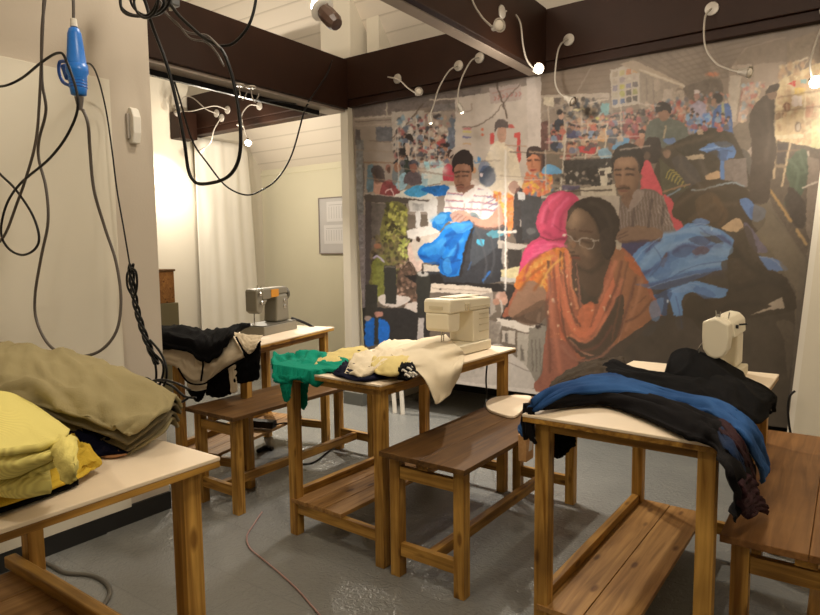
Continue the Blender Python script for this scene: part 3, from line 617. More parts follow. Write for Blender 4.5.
# man in blue & standing men at centre right
I.c((92, 86, 80), [(706, 140), (716, 150), (740, 148), (752, 160), (745, 190), (706, 182)], tex=.1)
I.c((62, 90, 150), [(714, 112), (722, 104), (730, 106), (733, 130), (731, 142), (716, 140), (712, 126)], tex=.15); I.e((52, 46, 44), 718, 98.5, 6, 6); I.e((140, 104, 84), 714, 102, 3, 4); I.l((148, 150, 110), [(723, 104), (724, 118), (726, 126)], 3)
I.p((150, 140, 160), [(690, 106), (698, 100), (706, 104), (708, 122), (690, 122)], tex=.1); I.e((150, 110, 100), 697, 96, 3.4, 4.4); I.e((196, 180, 176), 697, 92, 3.6, 2.6); I.spots([(80, 120, 190), (120, 160, 200)], [(688, 116), (710, 114), (712, 134), (690, 134)], 60, 3, .9)
I.c((92, 98, 90), [(645, 146), (650, 122), (668, 118), (684, 124), (690, 140), (684, 152), (660, 158)], tex=.12); I.e((142, 104, 84), 664, 114, 6, 8, 1, .15); I.c((50, 44, 42), [(656, 112), (657, 104), (664, 102), (671, 106), (671, 114), (666, 110), (660, 112)])
I.l((170, 150, 120), [(666, 126), (664, 138)], 2); I.c((92, 118, 168), [(664, 140), (674, 138), (676, 144), (668, 144)])
# dark heaps of cloth
I.p((70, 62, 52), [(660, 150), (690, 136), (708, 128), (732, 132), (742, 150), (748, 172), (760, 200), (790, 230), (812, 300), (800, 445), (600, 445), (640, 260), (650, 190)], tex=.08, ts=9)
I.c((62, 56, 46), [(672, 145), (690, 136), (712, 128), (730, 134), (732, 142), (712, 152), (690, 158)], tex=.15)
I.c((80, 118, 180), [(700, 150), (712, 143), (728, 142), (736, 150), (734, 158), (728, 160), (726, 178), (722, 186), (720, 170), (720, 158), (706, 152)], tex=.15, ts=9); I.l((130, 166, 214), [(700, 150), (716, 148), (730, 146)], 1.6, .8)
I.p((178, 158, 130), [(682, 157), (704, 154), (706, 159), (688, 160)], tex=.05); I.c((186, 150, 112), [(706, 176), (712, 172), (719, 171), (720, 178), (708, 180)], tex=.05)
I.p((122, 110, 104), [(724, 160), (746, 158), (748, 186), (744, 190), (725, 182)], tex=.12)
# aisle
I.c((112, 98, 78), [(748, 190), (760, 196), (776, 218), (800, 250), (808, 262), (812, 300), (806, 340), (796, 330), (792, 290), (770, 250), (745, 230), (752, 206)], tex=.04)
I.p((112, 100, 80), [(745, 192), (762, 200), (806, 262), (798, 445), (785, 445), (800, 300), (770, 262), (740, 240)], .8, tex=.04, ts=9)
I.l((182, 142, 84), [(763, 181), (776, 198), (790, 219)], 3.4); I.l((192, 154, 98), [(797, 230), (805, 242)], 4)
# things at the far right: racks, seated figure in green, pipes
I.p((92, 80, 68), [(775, 140), (825, 150), (806, 262), (775, 215), (765, 180)], tex=.12)
I.l((186, 160, 124), [(776, 140), (774, 178)], 2.6); I.l((196, 168, 130), [(790, 144), (782, 186)], 2.4); I.l((140, 120, 96), [(774, 166), (786, 167)], 3); I.l((170, 158, 146), [(768, 148), (766, 176)], 1.6); I.p((72, 64, 60), [(778, 144), (788, 144), (784, 164), (777, 164)])
I.c((70, 84, 66), [(796, 152), (806, 150), (808, 168), (805, 188), (794, 206), (784, 204), (790, 186), (786, 170)], tex=.15); I.c((66, 56, 50), [(788, 188), (800, 196), (804, 226), (792, 222)], tex=.05)
I.l((186, 170, 150), [(808, 152), (810, 172)], 2.4); I.p((128, 112, 98), [(808, 156), (820, 160), (818, 200), (810, 240), (806, 232)], tex=.08); I.l((206, 192, 172), [(803, 188), (812, 184), (817, 182)], 1.8)
# pink shirted woman + striped scarf behind big man
I.c((214, 76, 88), [(642, 196), (641, 182), (643, 160), (650, 162), (656, 176), (662, 190), (662, 200)], tex=.08)
I.c((58, 50, 46), [(640, 168), (641, 152), (648, 138), (658, 138), (662, 148), (660, 158), (654, 164), (646, 160)], tex=.08); I.e((120, 96, 78), 647, 156, 4, 5, .6)
I.c((78, 76, 58), [(660, 160), (666, 164), (688, 182), (686, 190), (666, 196), (662, 188)], tex=.1)
for k in range(7): I.l((200, 176, 74), [(666+k*3, 178+k*1.6), (669+k*3, 171+k*2), (674+k*3, 170+k*2.4)], 1.1)
I.e((150, 116, 96), 667, 154, 4.5, 5, .9); I.c((74, 68, 64), [(672, 160), (684, 156), (690, 162), (700, 176), (700, 190), (688, 186)], tex=.1); I.l((146, 110, 84), [(664, 192), (676, 188), (690, 184)], 2)
# big man with striped shirt
I.c((112, 96, 88), [(617, 236), (619, 210), (626, 196), (646, 188), (660, 194), (676, 206), (682, 226), (676, 238), (650, 240)], tex=.05)
SH = [(618, 234), (620, 210), (628, 196), (646, 190), (664, 196), (678, 208), (682, 228), (640, 236)]
I.stripes((166, 150, 142), SH, 84, 3.2, 1.0, .55, .5); I.stripes((176, 158, 148), [(656, 205), (672, 206), (682, 226), (664, 226)], 55, 3.2, 1.1, .7)
I.c((206, 76, 84), [(664, 196), (672, 200), (682, 222), (684, 232), (676, 230)], tex=.06); I.e((146, 108, 82), 628, 178, 12, 18, 1, .12); I.e((172, 130, 98), 624, 172, 7, 8, .5, .7); I.e((96, 70, 56), 630, 192, 7, 7, .5, .6)
I.c((52, 44, 40), [(612, 172), (613, 154), (620, 146), (632, 144), (641, 150), (643, 164), (640, 176), (636, 164), (622, 160), (615, 164)]); I.f((56, 42, 34), [(616, 173), (622, 172)], 1.1, .7); I.f((56, 42, 34), [(627, 171), (636, 172)], 1.2, .7); I.f((80, 58, 48), [(617, 177), (622, 177)], 1.3, .5); I.f((80, 58, 48), [(628, 176), (635, 177)], 1.4, .5); I.e((166, 124, 96), 623, 180, 2.4, 6, .7, 1); I.f((120, 74, 64), [(619, 190), (628, 189)], 1.1, .7); I.f((52, 40, 36), [(619, 187), (629, 186.5)], .9, .8); I.e((84, 64, 52), 636, 184, 7, 14, .6, 1)
I.c((130, 100, 80), [(618, 236), (624, 228), (642, 226), (660, 230), (664, 238), (640, 242), (622, 242)], tex=.06); I.l((200, 180, 166), [(626, 206), (634, 198), (640, 192)], 1.6)
# grey machine/table behind pink veil
I.p((176, 164, 150), [(541, 196), (620, 196), (618, 236), (560, 240), (541, 210)], tex=.05); I.l((70, 60, 54), [(552, 192), (612, 190)], 1.6)
I.p((64, 66, 70), [(520, 200), (546, 198), (540, 236), (522, 240)], .8, tex=.1)
# pink veiled woman
I.c((196, 60, 96), [(518, 290), (520, 262), (528, 244), (540, 236), (536, 226), (538, 214), (546, 198), (560, 191), (574, 194), (580, 204), (574, 222), (566, 244), (560, 262), (540, 268), (528, 290)], tex=.06, ts=9)
I.c((222, 66, 118), [(518, 290), (521, 262), (530, 246), (546, 240), (552, 250), (540, 262), (526, 296)], .8, tex=.05); I.c((214, 70, 104), [(537, 224), (542, 208), (552, 196), (564, 192), (560, 202), (548, 216), (544, 232)], .7)
I.l((120, 44, 58), [(540, 237), (552, 240), (566, 238)], 1.6); I.l((150, 40, 70), [(552, 224), (560, 230), (566, 232)], 1.2)
for y in (246, 250, 254): I.l((240, 96, 140), [(532, y), (548, y-2), (564, y+1)], 1.1, .7)
I.l((60, 120, 190), [(516, 296), (519, 290)], 4)
# blue garments at right
BB = [(632, 262), (640, 248), (660, 236), (676, 232), (690, 222), (708, 224), (724, 232), (734, 240), (740, 252), (728, 262), (738, 264), (724, 270), (690, 276), (660, 290), (656, 300), (656, 328), (648, 336), (640, 330), (634, 300), (646, 280)]
I.c((64, 62, 98), [(616, 238), (640, 236), (650, 240), (634, 256), (625, 252)], tex=.08)
I.c((88, 134, 194), BB, tex=.07, ts=9)
I.c((94, 140, 200), [(668, 290), (690, 280), (708, 284), (722, 288), (732, 292), (720, 300), (706, 296), (692, 292), (682, 300), (684, 322), (678, 330), (672, 306)], tex=.1, ts=9)
I.c((60, 84, 136), [(640, 300), (656, 292), (672, 290), (668, 306), (664, 324), (650, 322)], .7, tex=.05)
for q in ([(640, 268), (660, 250), (690, 240)], [(660, 236), (680, 232), (704, 228)], [(650, 280), (690, 268), (728, 262)], [(664, 250), (700, 246), (730, 252)], [(690, 262), (712, 254), (736, 254)], [(646, 262), (656, 248), (664, 240)]): I.f((128, 168, 214), q, 2.6, .8)
for q in ([(640, 276), (664, 262), (668, 254)], [(674, 252), (684, 246), (698, 248)], [(696, 256), (704, 248), (720, 246)], [(706, 232), (720, 236), (730, 244)], [(650, 286), (690, 278), (730, 270)], [(648, 252), (652, 244), (660, 240)]): I.f((64, 74, 124), q, 2.6, .85)
I.c((92, 76, 90), [(692, 252), (702, 246), (710, 250), (700, 256)], .8); I.c((74, 66, 62), [(700, 232), (716, 236), (724, 244), (712, 242)], .8); I.c((90, 72, 80), [(660, 262), (668, 252), (664, 268)], .8)
I.c((68, 60, 54), [(648, 288), (690, 276), (726, 270), (730, 278), (700, 280), (672, 288), (650, 296)], .85); I.e((190, 206, 226), 712, 229, 1.4, 2); I.e((190, 206, 226), 668, 301, 1.3, 1.6)
# dark central heap + small blue pieces
I.c((66, 56, 44), [(672, 214), (680, 196), (706, 180), (740, 184), (760, 206), (765, 222), (750, 236), (736, 232), (724, 230), (700, 224), (684, 222)], tex=.06, ts=9)
I.c((96, 74, 52), [(696, 200), (712, 192), (724, 208), (716, 222), (700, 218)], .5, tex=.1)
I.c((82, 118, 180), [(740, 200), (748, 198), (754, 204), (764, 208), (766, 214), (760, 222), (752, 220), (744, 210)], tex=.08); I.c((90, 120, 172), [(692, 222), (700, 218), (710, 222), (700, 226)], tex=.1)
I.l((118, 140, 162), [(668, 196), (680, 189)], 1.8); I.l((140, 158, 170), [(692, 190), (702, 190), (730, 183), (744, 186)], 1.8); I.c((196, 162, 122), [(722, 228), (738, 218), (744, 228), (734, 232)], tex=.08)
I.c((104, 96, 122), [(744, 224), (750, 226), (760, 240), (768, 252), (756, 252), (748, 240)], .85); I.c((62, 54, 44), [(728, 256), (744, 232), (754, 260), (790, 280), (796, 300), (790, 312), (736, 320), (700, 330), (684, 318), (690, 296), (726, 296)], tex=.04, ts=9)
I.c((90, 122, 180), [(759, 256), (768, 258), (778, 260), (788, 270), (770, 270), (764, 264)], tex=.06); I.l((140, 160, 190), [(760, 257), (772, 259), (786, 270)], 1.2)
I.p((186, 168, 146), [(750, 313), (782, 297), (785, 308), (770, 310), (750, 315), (772, 306), (768, 304)], tex=.03); I.c((104, 92, 78), [(776, 322), (792, 322), (794, 340), (788, 380), (784, 340)], .6)
I.p((96, 86, 76), [(800, 258), (808, 256), (796, 445), (786, 445)], .9, tex=.05)
# main woman
I.c((160, 92, 68), [(504, 318), (510, 300), (520, 280), (530, 262), (548, 250), (566, 246), (604, 238), (618, 244), (632, 256), (640, 268), (650, 286), (662, 316), (648, 326), (630, 345), (610, 360), (560, 372), (546, 368), (545, 345), (546, 300)], tex=.10)
I.p((72, 62, 52), [(572, 250), (600, 250), (604, 290), (598, 304), (584, 306), (572, 288)], tex=.04)
I.c((214, 120, 52), [(514, 286), (524, 266), (546, 252), (566, 248), (570, 262), (550, 280), (546, 292), (524, 290)], tex=.14); I.spots([(232, 170, 70), (240, 186, 96), (206, 92, 48)], [(524, 268), (560, 250), (568, 262), (544, 290), (518, 286)], 120, 2.6, .7)
I.c((150, 112, 88), [(508, 310), (516, 294), (526, 282), (536, 282), (546, 292), (542, 306), (530, 312), (512, 318)], tex=.04); I.c((100, 76, 60), [(512, 318), (530, 306), (544, 300), (548, 314), (534, 326), (516, 322)], .8)
# drape folds
for c_, q, w_ in (((206, 104, 72), [(552, 254), (556, 290), (562, 330), (566, 366)], 5), ((216, 116, 82), [(566, 252), (566, 290), (570, 320), (580, 334), (592, 330), (604, 304), (616, 278)], 6), ((92, 68, 58), [(572, 254), (575, 280), (582, 316), (583, 326)], 2.6),
                  ((96, 66, 54), [(560, 252), (560, 288), (562, 318), (568, 340), (590, 358)], 2.4), ((92, 62, 50), [(548, 262), (550, 290), (548, 302)], 3), ((208, 118, 86), [(556, 258), (564, 300), (574, 332)], 2), ((150, 100, 84), [(576, 258), (580, 300), (584, 330)], 2.2),
                  ((206, 104, 70), [(584, 306), (592, 304), (590, 316)], 4)): I.l(c_, q, w_, .85)
I.c((72, 62, 52), [(592, 336), (606, 320), (618, 296), (626, 300), (620, 330), (608, 352), (586, 358), (570, 346), (568, 336), (580, 342)], .95, tex=.04)
I.c((206, 110, 74), [(580, 308), (594, 304), (592, 318), (586, 334), (578, 330)], .8); I.l((196, 136, 110), [(570, 340), (582, 352), (600, 358)], 2, .7)
I.c((152, 98, 68), [(612, 250), (624, 252), (640, 272), (648, 292), (660, 316), (640, 328), (618, 350), (608, 352), (620, 330), (624, 296), (614, 280)], tex=.06); I.c((196, 100, 62), [(624, 256), (636, 262), (642, 276), (632, 270)], .7); I.l((112, 76, 58), [(628, 262), (620, 300), (612, 340)], 2.4, .7); I.l((110, 74, 56), [(632, 308), (646, 296)], 1.4, .8)
I.l((206, 110, 62), [(640, 328), (652, 322), (662, 316)], 2.4, .8); I.l((186, 130, 104), [(616, 352), (624, 322), (632, 290)], 1.6, .7)
I.spots([(232, 176, 120), (226, 150, 96)], [(550, 260), (575, 256), (580, 330), (552, 350)], 60, 1.3, .7); I.spots([(226, 176, 140)], [(590, 310), (610, 280), (614, 290), (600, 322)], 8, 1.6, .8)
I.c((70, 62, 54), [(604, 352), (640, 328), (662, 316), (700, 330), (700, 445), (560, 445), (566, 372)], .95, tex=.04, ts=9)
I.c((150, 90, 72), [(546, 340), (570, 345), (576, 372), (540, 392), (534, 384), (542, 372)], tex=.08)
# neck, face, hair
I.c((82, 66, 54), [(578, 250), (606, 232), (612, 250), (600, 290), (590, 296), (580, 280)], tex=.03)
I.e((54, 46, 40), 593, 226, 26, 30, 1, .05); I.c((98, 77, 61), [(570, 214), (580, 207), (592, 210), (600, 226), (603, 246), (598, 262), (586, 270), (577, 264), (571, 256), (568, 250), (564, 245), (567, 236), (566, 226)], tex=.03); I.e((152, 122, 96), 575, 218, 13, 13, .9, 1); I.e((60, 50, 42), 600, 250, 15, 26, .85, 1); I.e((126, 98, 76), 576, 252, 7, 9, .5, 1)
I.c((54, 46, 40), [(567, 222), (568, 211), (576, 202), (590, 197), (606, 200), (617, 212), (620, 228), (616, 248), (608, 260), (602, 252), (601, 238), (597, 224), (589, 213), (580, 208), (572, 212)], tex=.04)
I.c((62, 52, 46), [(600, 232), (612, 230), (612, 252), (604, 256)], .9)
I.e((132, 96, 72), 573, 244, 3.2, 4.6, .9); I.f((60, 44, 36), [(569, 238), (575, 239)], 1.3, .7); I.f((56, 42, 34), [(582, 241), (590, 243)], 1.4, .7); I.f((104, 58, 48), [(572, 257), (580, 259)], 1.4, .7); I.f((66, 44, 36), [(568, 229), (575, 229)], .9, .7); I.f((66, 44, 36), [(580, 231), (592, 232)], 1.0, .7)
I.l((176, 168, 156), [(579, 240), (581, 246), (590, 249), (594, 244), (592, 239), (582, 238), (579, 240)], 1.0); I.l((176, 168, 156), [(562, 236), (566, 234), (574, 240), (579, 241)], 1.1); I.l((170, 160, 146), [(593, 241), (599, 240)], 1.2); I.e((226, 200, 180), 564, 235, 2, 1.6); I.e((176, 160, 150), 570, 239, 3.4, 3, .35)
I.p((180, 170, 150), [(615, 240), (622, 240), (622, 250), (617, 249)], .9)
# --- second pass: finer detail of the print
# crowd far left: benches, machines, small faces
for k in range(26):
    x = 398+I.rng.rand()*50; y = 128+I.rng.rand()*40
    I.e((72, 60, 58), x, y-1.6, 2.0, 1.8, .9, .4); I.e((168, 124, 104), x-.2, y+.3, 1.3, 1.6, .9, .4); I.c([(206, 200, 196), (110, 120, 144), (170, 90, 92), (84, 84, 96), (190, 170, 150)][k % 5], [(x-2.6, y+6), (x-1.6, y+2), (x+1.6, y+2), (x+2.6, y+6)], .85)
for x0, y0 in ((428, 160), (436, 168), (452, 160), (424, 176)): I.p((232, 228, 220), [(x0, y0), (x0+7, y0-1), (x0+8, y0+2), (x0, y0+3)], .8, tex=.02)
I.f((236, 236, 232), [(424, 172), (444, 170)], 4, .7); I.f((150, 206, 232), [(426, 164), (440, 163)], 2, .7)
for q in ([(398, 126), (399, 190)], [(416, 118), (416, 160)], [(429, 130), (430, 168)], [(455, 124), (456, 150)]): I.f((196, 186, 176), q, .7, .8)
for q in ([(356, 150), (394, 152)], [(366, 178), (400, 182)], [(400, 168), (452, 176)], [(470, 162), (500, 160)]): I.f((150, 132, 118), q, .7, .7)
I.f((236, 232, 226), [(480, 195), (496, 170), (492, 150)], 6, .35)
# man in the striped shirt
I.c((222, 214, 206), [(448, 160), (452, 146), (472, 146), (478, 156), (476, 168)], .0)
I.c((196, 182, 172), [(449, 158), (451, 150), (458, 145), (470, 145), (476, 152), (477, 162), (472, 158), (470, 152), (462, 149), (454, 153)], .9, tex=.05)
I.c((44, 36, 38), [(453, 169), (452, 160), (457, 152), (466, 150), (472, 156), (473, 168), (470, 172), (468, 164), (460, 163), (455, 166)], tex=.05)
I.c((156, 110, 90), [(454, 168), (459, 164), (468, 165), (471, 172), (470, 184), (465, 191), (459, 192), (456, 186), (454, 178)], tex=.03)
I.f((190, 142, 120), [(466, 168), (467, 180)], 2.4, .6); I.f((112, 74, 62), [(458, 190), (464, 190)], 2, .6)
I.f((44, 32, 30), [(454.5, 172.5), (459, 172)], 1.0, .9); I.f((44, 32, 30), [(462, 171.5), (468, 171.5)], 1.0, .9); I.f((60, 42, 38), [(455, 176), (459, 176)], .8, .8); I.f((60, 42, 38), [(462, 176), (467, 175.5)], .8, .8)
I.f((120, 80, 66), [(459, 176), (458, 182), (461, 182.5)], .9, .7); I.f((70, 44, 38), [(457, 185), (463, 185)], .9, .8); I.f((112, 60, 52), [(458, 187.5), (463, 187.5)], 1, .8)
I.c((132, 90, 74), [(462, 190), (472, 184), (474, 190), (466, 198)], .9); I.c((236, 230, 226), [(462, 196), (466, 192), (474, 186), (478, 188), (470, 200), (464, 204)], .9, tex=.02); I.f((150, 130, 130), [(464, 204), (463, 216)], .8, .7)
for q in ([(447, 200), (452, 212)], [(484, 196), (480, 214)], [(472, 200), (470, 214)]): I.f((170, 156, 156), q, 1.4, .5)
I.c((206, 156, 132), [(450, 214), (460, 210), (470, 214), (468, 220), (454, 222)], .9, tex=.05); I.c((204, 152, 130), [(470, 216), (486, 220), (498, 206), (502, 212), (502, 224), (488, 228), (472, 224)], tex=.04); I.f((150, 100, 84), [(474, 226), (490, 229), (502, 226)], 1.2, .7)
for q in ([(452, 219), (458, 214)], [(456, 221), (462, 215)], [(460, 222), (466, 217)]): I.f((160, 108, 90), q, .7, .8)
# blue heap facets, left
for c_, q in (((44, 142, 226), [(424, 250), (438, 244), (446, 250), (434, 260)]), ((16, 92, 186), [(446, 236), (458, 228), (462, 236), (450, 250)]), ((70, 166, 238), [(452, 226), (468, 223), (472, 228), (458, 234)]), ((14, 74, 160), [(440, 262), (450, 256), (460, 260), (456, 274), (444, 274)]),
              ((58, 152, 232), [(442, 264), (448, 258), (452, 272), (446, 274)]), ((18, 96, 196), [(426, 258), (438, 254), (440, 264), (430, 264)]), ((92, 180, 240), [(436, 216), (446, 214), (444, 222), (436, 224)])): I.c(c_, q, .6, tex=.1)
for q in ([(472, 222), (480, 240), (486, 262), (484, 280)], [(490, 236), (494, 256), (490, 276)]): I.f((86, 88, 94), q, 1.2, .6)
# poles, arms and thread stands of the middle
for q, w_ in (([(498, 196), (499, 240)], 1.0), ([(545, 150), (546, 190)], .8),): I.f((206, 196, 182), q, w_, .7)
I.l((168, 150, 132), [(500, 176), (548, 178)], 1.2, .8)
I.f((240, 234, 226), [(505, 152), (505, 290)], 1.0, .9)
for x in (510, 516, 528, 536): I.f((224, 190, 110) if x % 4 == 0 else (206, 110, 70), [(x-6, 196+x % 7), (x-7, 212)], 1.4, .0)
# woman behind in patterned dress: features
I.f((70, 46, 42), [(527.5, 160), (531, 160)], .8, .9); I.f((70, 46, 42), [(535, 160), (539, 160)], .8, .9); I.f((150, 92, 70), [(532, 161), (531.5, 166), (533.5, 167)], .9, .7); I.f((150, 60, 56), [(531, 170), (535.5, 170)], 1, .9); I.f((150, 96, 72), [(540, 156), (540, 170)], 2, .6)
# pink veil folds
for q in ([(560, 194), (546, 206), (541, 222)], [(568, 198), (556, 212), (552, 226)], [(540, 248), (552, 244), (566, 246)], [(528, 262), (538, 252), (550, 250)]): I.f((240, 104, 146), q, 1.6, .55)
for q in ([(572, 204), (562, 216), (560, 232)], [(544, 232), (556, 238), (566, 238)], [(524, 280), (530, 262), (540, 256)], [(548, 210), (545, 222)]): I.f((140, 40, 68), q, 1.8, .55)
# big man: hair, face, collar, forearms
I.e((72, 60, 52), 628, 160, 16, 16, 1, .12); I.c((48, 41, 37), [(612, 168), (612, 156), (618, 147), (630, 143), (641, 149), (644, 160), (641, 172), (638, 160), (630, 156), (620, 157), (615, 162)], tex=.04)
I.c((142, 106, 82), [(614, 164), (620, 158), (632, 157), (638, 164), (638, 180), (634, 192), (626, 197), (619, 193), (615, 182)], tex=.03)
I.f((172, 134, 104), [(620, 164), (628, 163)], 3.5, .6); I.f((104, 78, 62), [(636, 168), (636, 186), (630, 194)], 3, .65); I.f((168, 126, 100), [(622.5, 172), (622, 184)], 1.6, .7); I.f((96, 70, 58), [(620, 186), (626, 186)], .9, .7)
I.f((48, 36, 30), [(615.5, 170), (620.5, 169.5)], 1.1, .9); I.f((48, 36, 30), [(626, 169), (634, 169.5)], 1.2, .9); I.f((52, 38, 34), [(616.5, 174.5), (620.5, 175)], 1.0, .85); I.f((52, 38, 34), [(626.5, 174.5), (633, 175)], 1.1, .85)
I.f((54, 42, 36), [(618, 188.5), (629, 188)], 1.3, .8); I.f((118, 70, 62), [(619.5, 191), (627, 191)], 1.0, .8); I.e((112, 84, 66), 640, 177, 2.6, 4.5, .9, .3)
I.c((118, 88, 70), [(622, 196), (636, 190), (640, 198), (630, 208), (624, 204)], .9); I.c((150, 134, 126), [(636, 190), (644, 192), (640, 202), (628, 212), (630, 204)], .85, tex=.05)
for q in ([(652, 200), (648, 232)], [(664, 206), (662, 224)], [(634, 210), (632, 230)]): I.f((72, 60, 56), q, 1.8, .6)
I.c((126, 98, 80), [(616, 238), (622, 229), (632, 227), (650, 228), (662, 232), (660, 239), (640, 240), (624, 243)], tex=.05); I.f((84, 64, 54), [(620, 242), (640, 241), (660, 240)], 1.3, .7)
for q in ([(618, 236), (628, 231)], [(618, 239), (628, 235)]): I.f((90, 68, 58), q, .7, .8)
# blue heap facets, right
for c_, q in (((112, 156, 206), [(640, 262), (660, 242), (676, 236), (666, 252), (648, 270)]), ((74, 112, 172), [(650, 272), (668, 256), (680, 262), (664, 280)]), ((120, 162, 212), [(684, 230), (706, 226), (722, 234), (704, 236)]), ((66, 84, 132), [(672, 254), (684, 246), (694, 250), (684, 258)]),
              ((104, 148, 202), [(672, 262), (700, 254), (722, 258), (700, 268), (676, 274)]), ((70, 96, 150), [(636, 284), (656, 282), (690, 272), (720, 268), (690, 282), (660, 290)]), ((60, 62, 96), [(688, 240), (700, 236), (712, 240), (704, 246)]), ((116, 158, 208), [(712, 248), (724, 242), (734, 250), (722, 258)]),
              ((70, 104, 166), [(690, 286), (706, 288), (716, 296), (704, 298)]), ((120, 158, 210), [(672, 292), (684, 286), (696, 286), (686, 292)]), ((100, 142, 200), [(650, 304), (664, 298), (660, 318), (652, 320)])): I.c(c_, q, .6, tex=.06)
for q in ([(654, 246), (662, 262), (650, 276)], [(664, 282), (690, 268), (716, 262), (736, 262)], [(676, 296), (680, 312), (682, 328)], [(700, 228), (712, 236), (730, 244)]): I.l((58, 70, 116), q, 1.2, .55)
for q in ([(634, 262), (646, 248), (660, 238)], [(648, 288), (672, 280), (700, 274)], [(670, 292), (688, 284), (700, 284)], [(690, 226), (704, 224), (718, 230)]): I.l((150, 186, 226), q, 1.1, .6)
I.c((72, 62, 50), [(734, 238), (748, 226), (756, 246), (758, 262), (744, 262)], .7); I.c((70, 60, 48), [(722, 262), (744, 258), (760, 272), (740, 284), (726, 276)], .8)
# dark heap: broken outlines, brown folds, smaller blue pieces
I.c((64, 56, 46), [(704, 156), (714, 150), (720, 154), (718, 168), (710, 172)], .9); I.c((66, 58, 48), [(714, 140), (724, 138), (734, 142), (730, 147), (718, 147)], .7); I.c((64, 86, 130), [(718, 152), (728, 150), (726, 160), (720, 160)], .7); I.l((52, 66, 104), [(708, 152), (720, 149), (732, 152)], 1.4, .7)
for q in ([(676, 206), (700, 190), (724, 188)], [(690, 220), (712, 206), (736, 204)], [(664, 150), (690, 142), (712, 136)]): I.f((96, 80, 62), q, 2.4, .5)
for q in ([(736, 250), (752, 268), (784, 284)], [(700, 320), (730, 306), (760, 304)], [(738, 290), (764, 282), (788, 290)]): I.f((50, 44, 38), q, 3, .6)
I.f((104, 76, 50), [(716, 200), (726, 214), (720, 224)], 3, .5); I.c((60, 84, 140), [(752, 206), (760, 210), (758, 220), (750, 214)], .6)
for q in ([(680, 156), (684, 170), (700, 186)], [(700, 160), (706, 174)]): I.f((96, 86, 76), q, 2, .5)
# aisle line painted yellow, concrete floor
I.c((112, 100, 84), [(760, 192), (772, 206), (796, 244), (806, 262), (800, 300), (788, 280), (768, 240), (752, 222)], .7, tex=.03)
I.l((180, 140, 84), [(763, 181), (776, 198), (791, 221)], 3.0, .95, 0); I.l((190, 152, 98), [(797, 230), (806, 244)], 3.6, .95, 0)
I.c((66, 58, 52), [(784, 200), (796, 192), (806, 206), (804, 228), (796, 224)], .9)
for q in ([(788, 160), (798, 170), (796, 190)], [(800, 156), (806, 172)]): I.f((96, 112, 92), q, 1.6, .6)
for x in range(768, 822, 6): I.f((214, 190, 150), [(x, 70+(x*7) % 23), (x+2, 132+(x*5) % 11)], .8, .45)
for q in ([(776, 112), (822, 106)], [(778, 98), (822, 90)], [(768, 152), (800, 150)]): I.f((128, 100, 76), q, .9, .6)
# hall ceiling slats and crowd rows behind
for k in range(9): I.f((104, 92, 82), [(640+k*9, 58-k*1.6), (688+k*5, 86-k*1.1)], .8, .55)
for k in range(60):
    x = 545+I.rng.rand()*185; y = 128-.14*(x-545)+I.rng.rand()*22
    if 640 < x < 690 and y > 100: continue
    I.e((58, 48, 46), x, y-1.8, 2.3, 2.0, .9, .4); I.e((176, 128, 104), x-.3, y+.3, 1.5, 1.9, .9, .4); I.c([(186, 92, 80), (96, 108, 140), (190, 160, 130), (84, 74, 76), (150, 76, 84), (120, 150, 180)][k % 6], [(x-3, y+7), (x-2, y+2.2), (x+2, y+2.2), (x+3, y+7)], .8)
for q in ([(545, 142), (640, 136)], [(560, 158), (612, 156)], [(620, 150), (650, 146)], [(620, 96), (622, 140)], [(548, 104), (549, 150)], [(640, 104), (660, 106)], [(580, 100), (582, 124)]): I.f((206, 190, 172), q, .8, .65)
# sari: layered folds of the scarf, darker hollows between
SAR = [((210, 112, 76), [(556, 256), (560, 290), (566, 318), (576, 334), (588, 338)], 2.2), ((96, 64, 52), [(563, 254), (566, 286), (572, 312), (580, 326)], 1.3), ((222, 138, 96), [(569, 254), (571, 282), (577, 308)], 1.3), ((120, 72, 56), [(553, 262), (556, 300), (562, 330), (574, 350)], 1.6),
       ((186, 110, 84), [(548, 270), (551, 310), (556, 345), (560, 372)], 2.4), ((112, 70, 56), [(546, 300), (549, 340), (550, 372)], 1.6), ((200, 118, 88), [(600, 300), (608, 282), (616, 262)], 2.2), ((108, 70, 56), [(606, 310), (616, 286), (622, 262)], 1.6), ((190, 112, 84), [(598, 326), (612, 306), (622, 280)], 1.8),
       ((216, 124, 90), [(572, 336), (584, 342), (596, 334), (606, 316)], 1.6), ((110, 70, 58), [(566, 338), (580, 350), (598, 346), (612, 326)], 1.5), ((160, 104, 84), [(562, 346), (576, 360), (598, 358), (614, 344)], 1.5), ((100, 68, 56), [(636, 278), (628, 306), (618, 336)], 1.8), ((178, 118, 86), [(642, 280), (636, 304), (626, 330)], 2),
       ((104, 70, 54), [(652, 300), (640, 314), (626, 322)], 1.2), ((214, 150, 70), [(526, 276), (538, 262), (552, 256)], 2), ((150, 84, 44), [(520, 290), (530, 276), (544, 266)], 1.6), ((150, 84, 44), [(534, 290), (542, 278), (550, 270)], 1.4), ((232, 176, 84), [(540, 286), (550, 268), (562, 258)], 1.4)]
for c_, q, w_ in SAR: I.f(c_, q, w_, .75)
I.f((228, 214, 196), [(553, 300), (553.5, 302)], 1, .5)
for x, y in ((552, 300), (571, 304), (604, 308), (610, 296), (558, 326), (567, 276), (548, 312)): I.e((232, 190, 150), x, y, 1.4, 2.2, .8, .6)
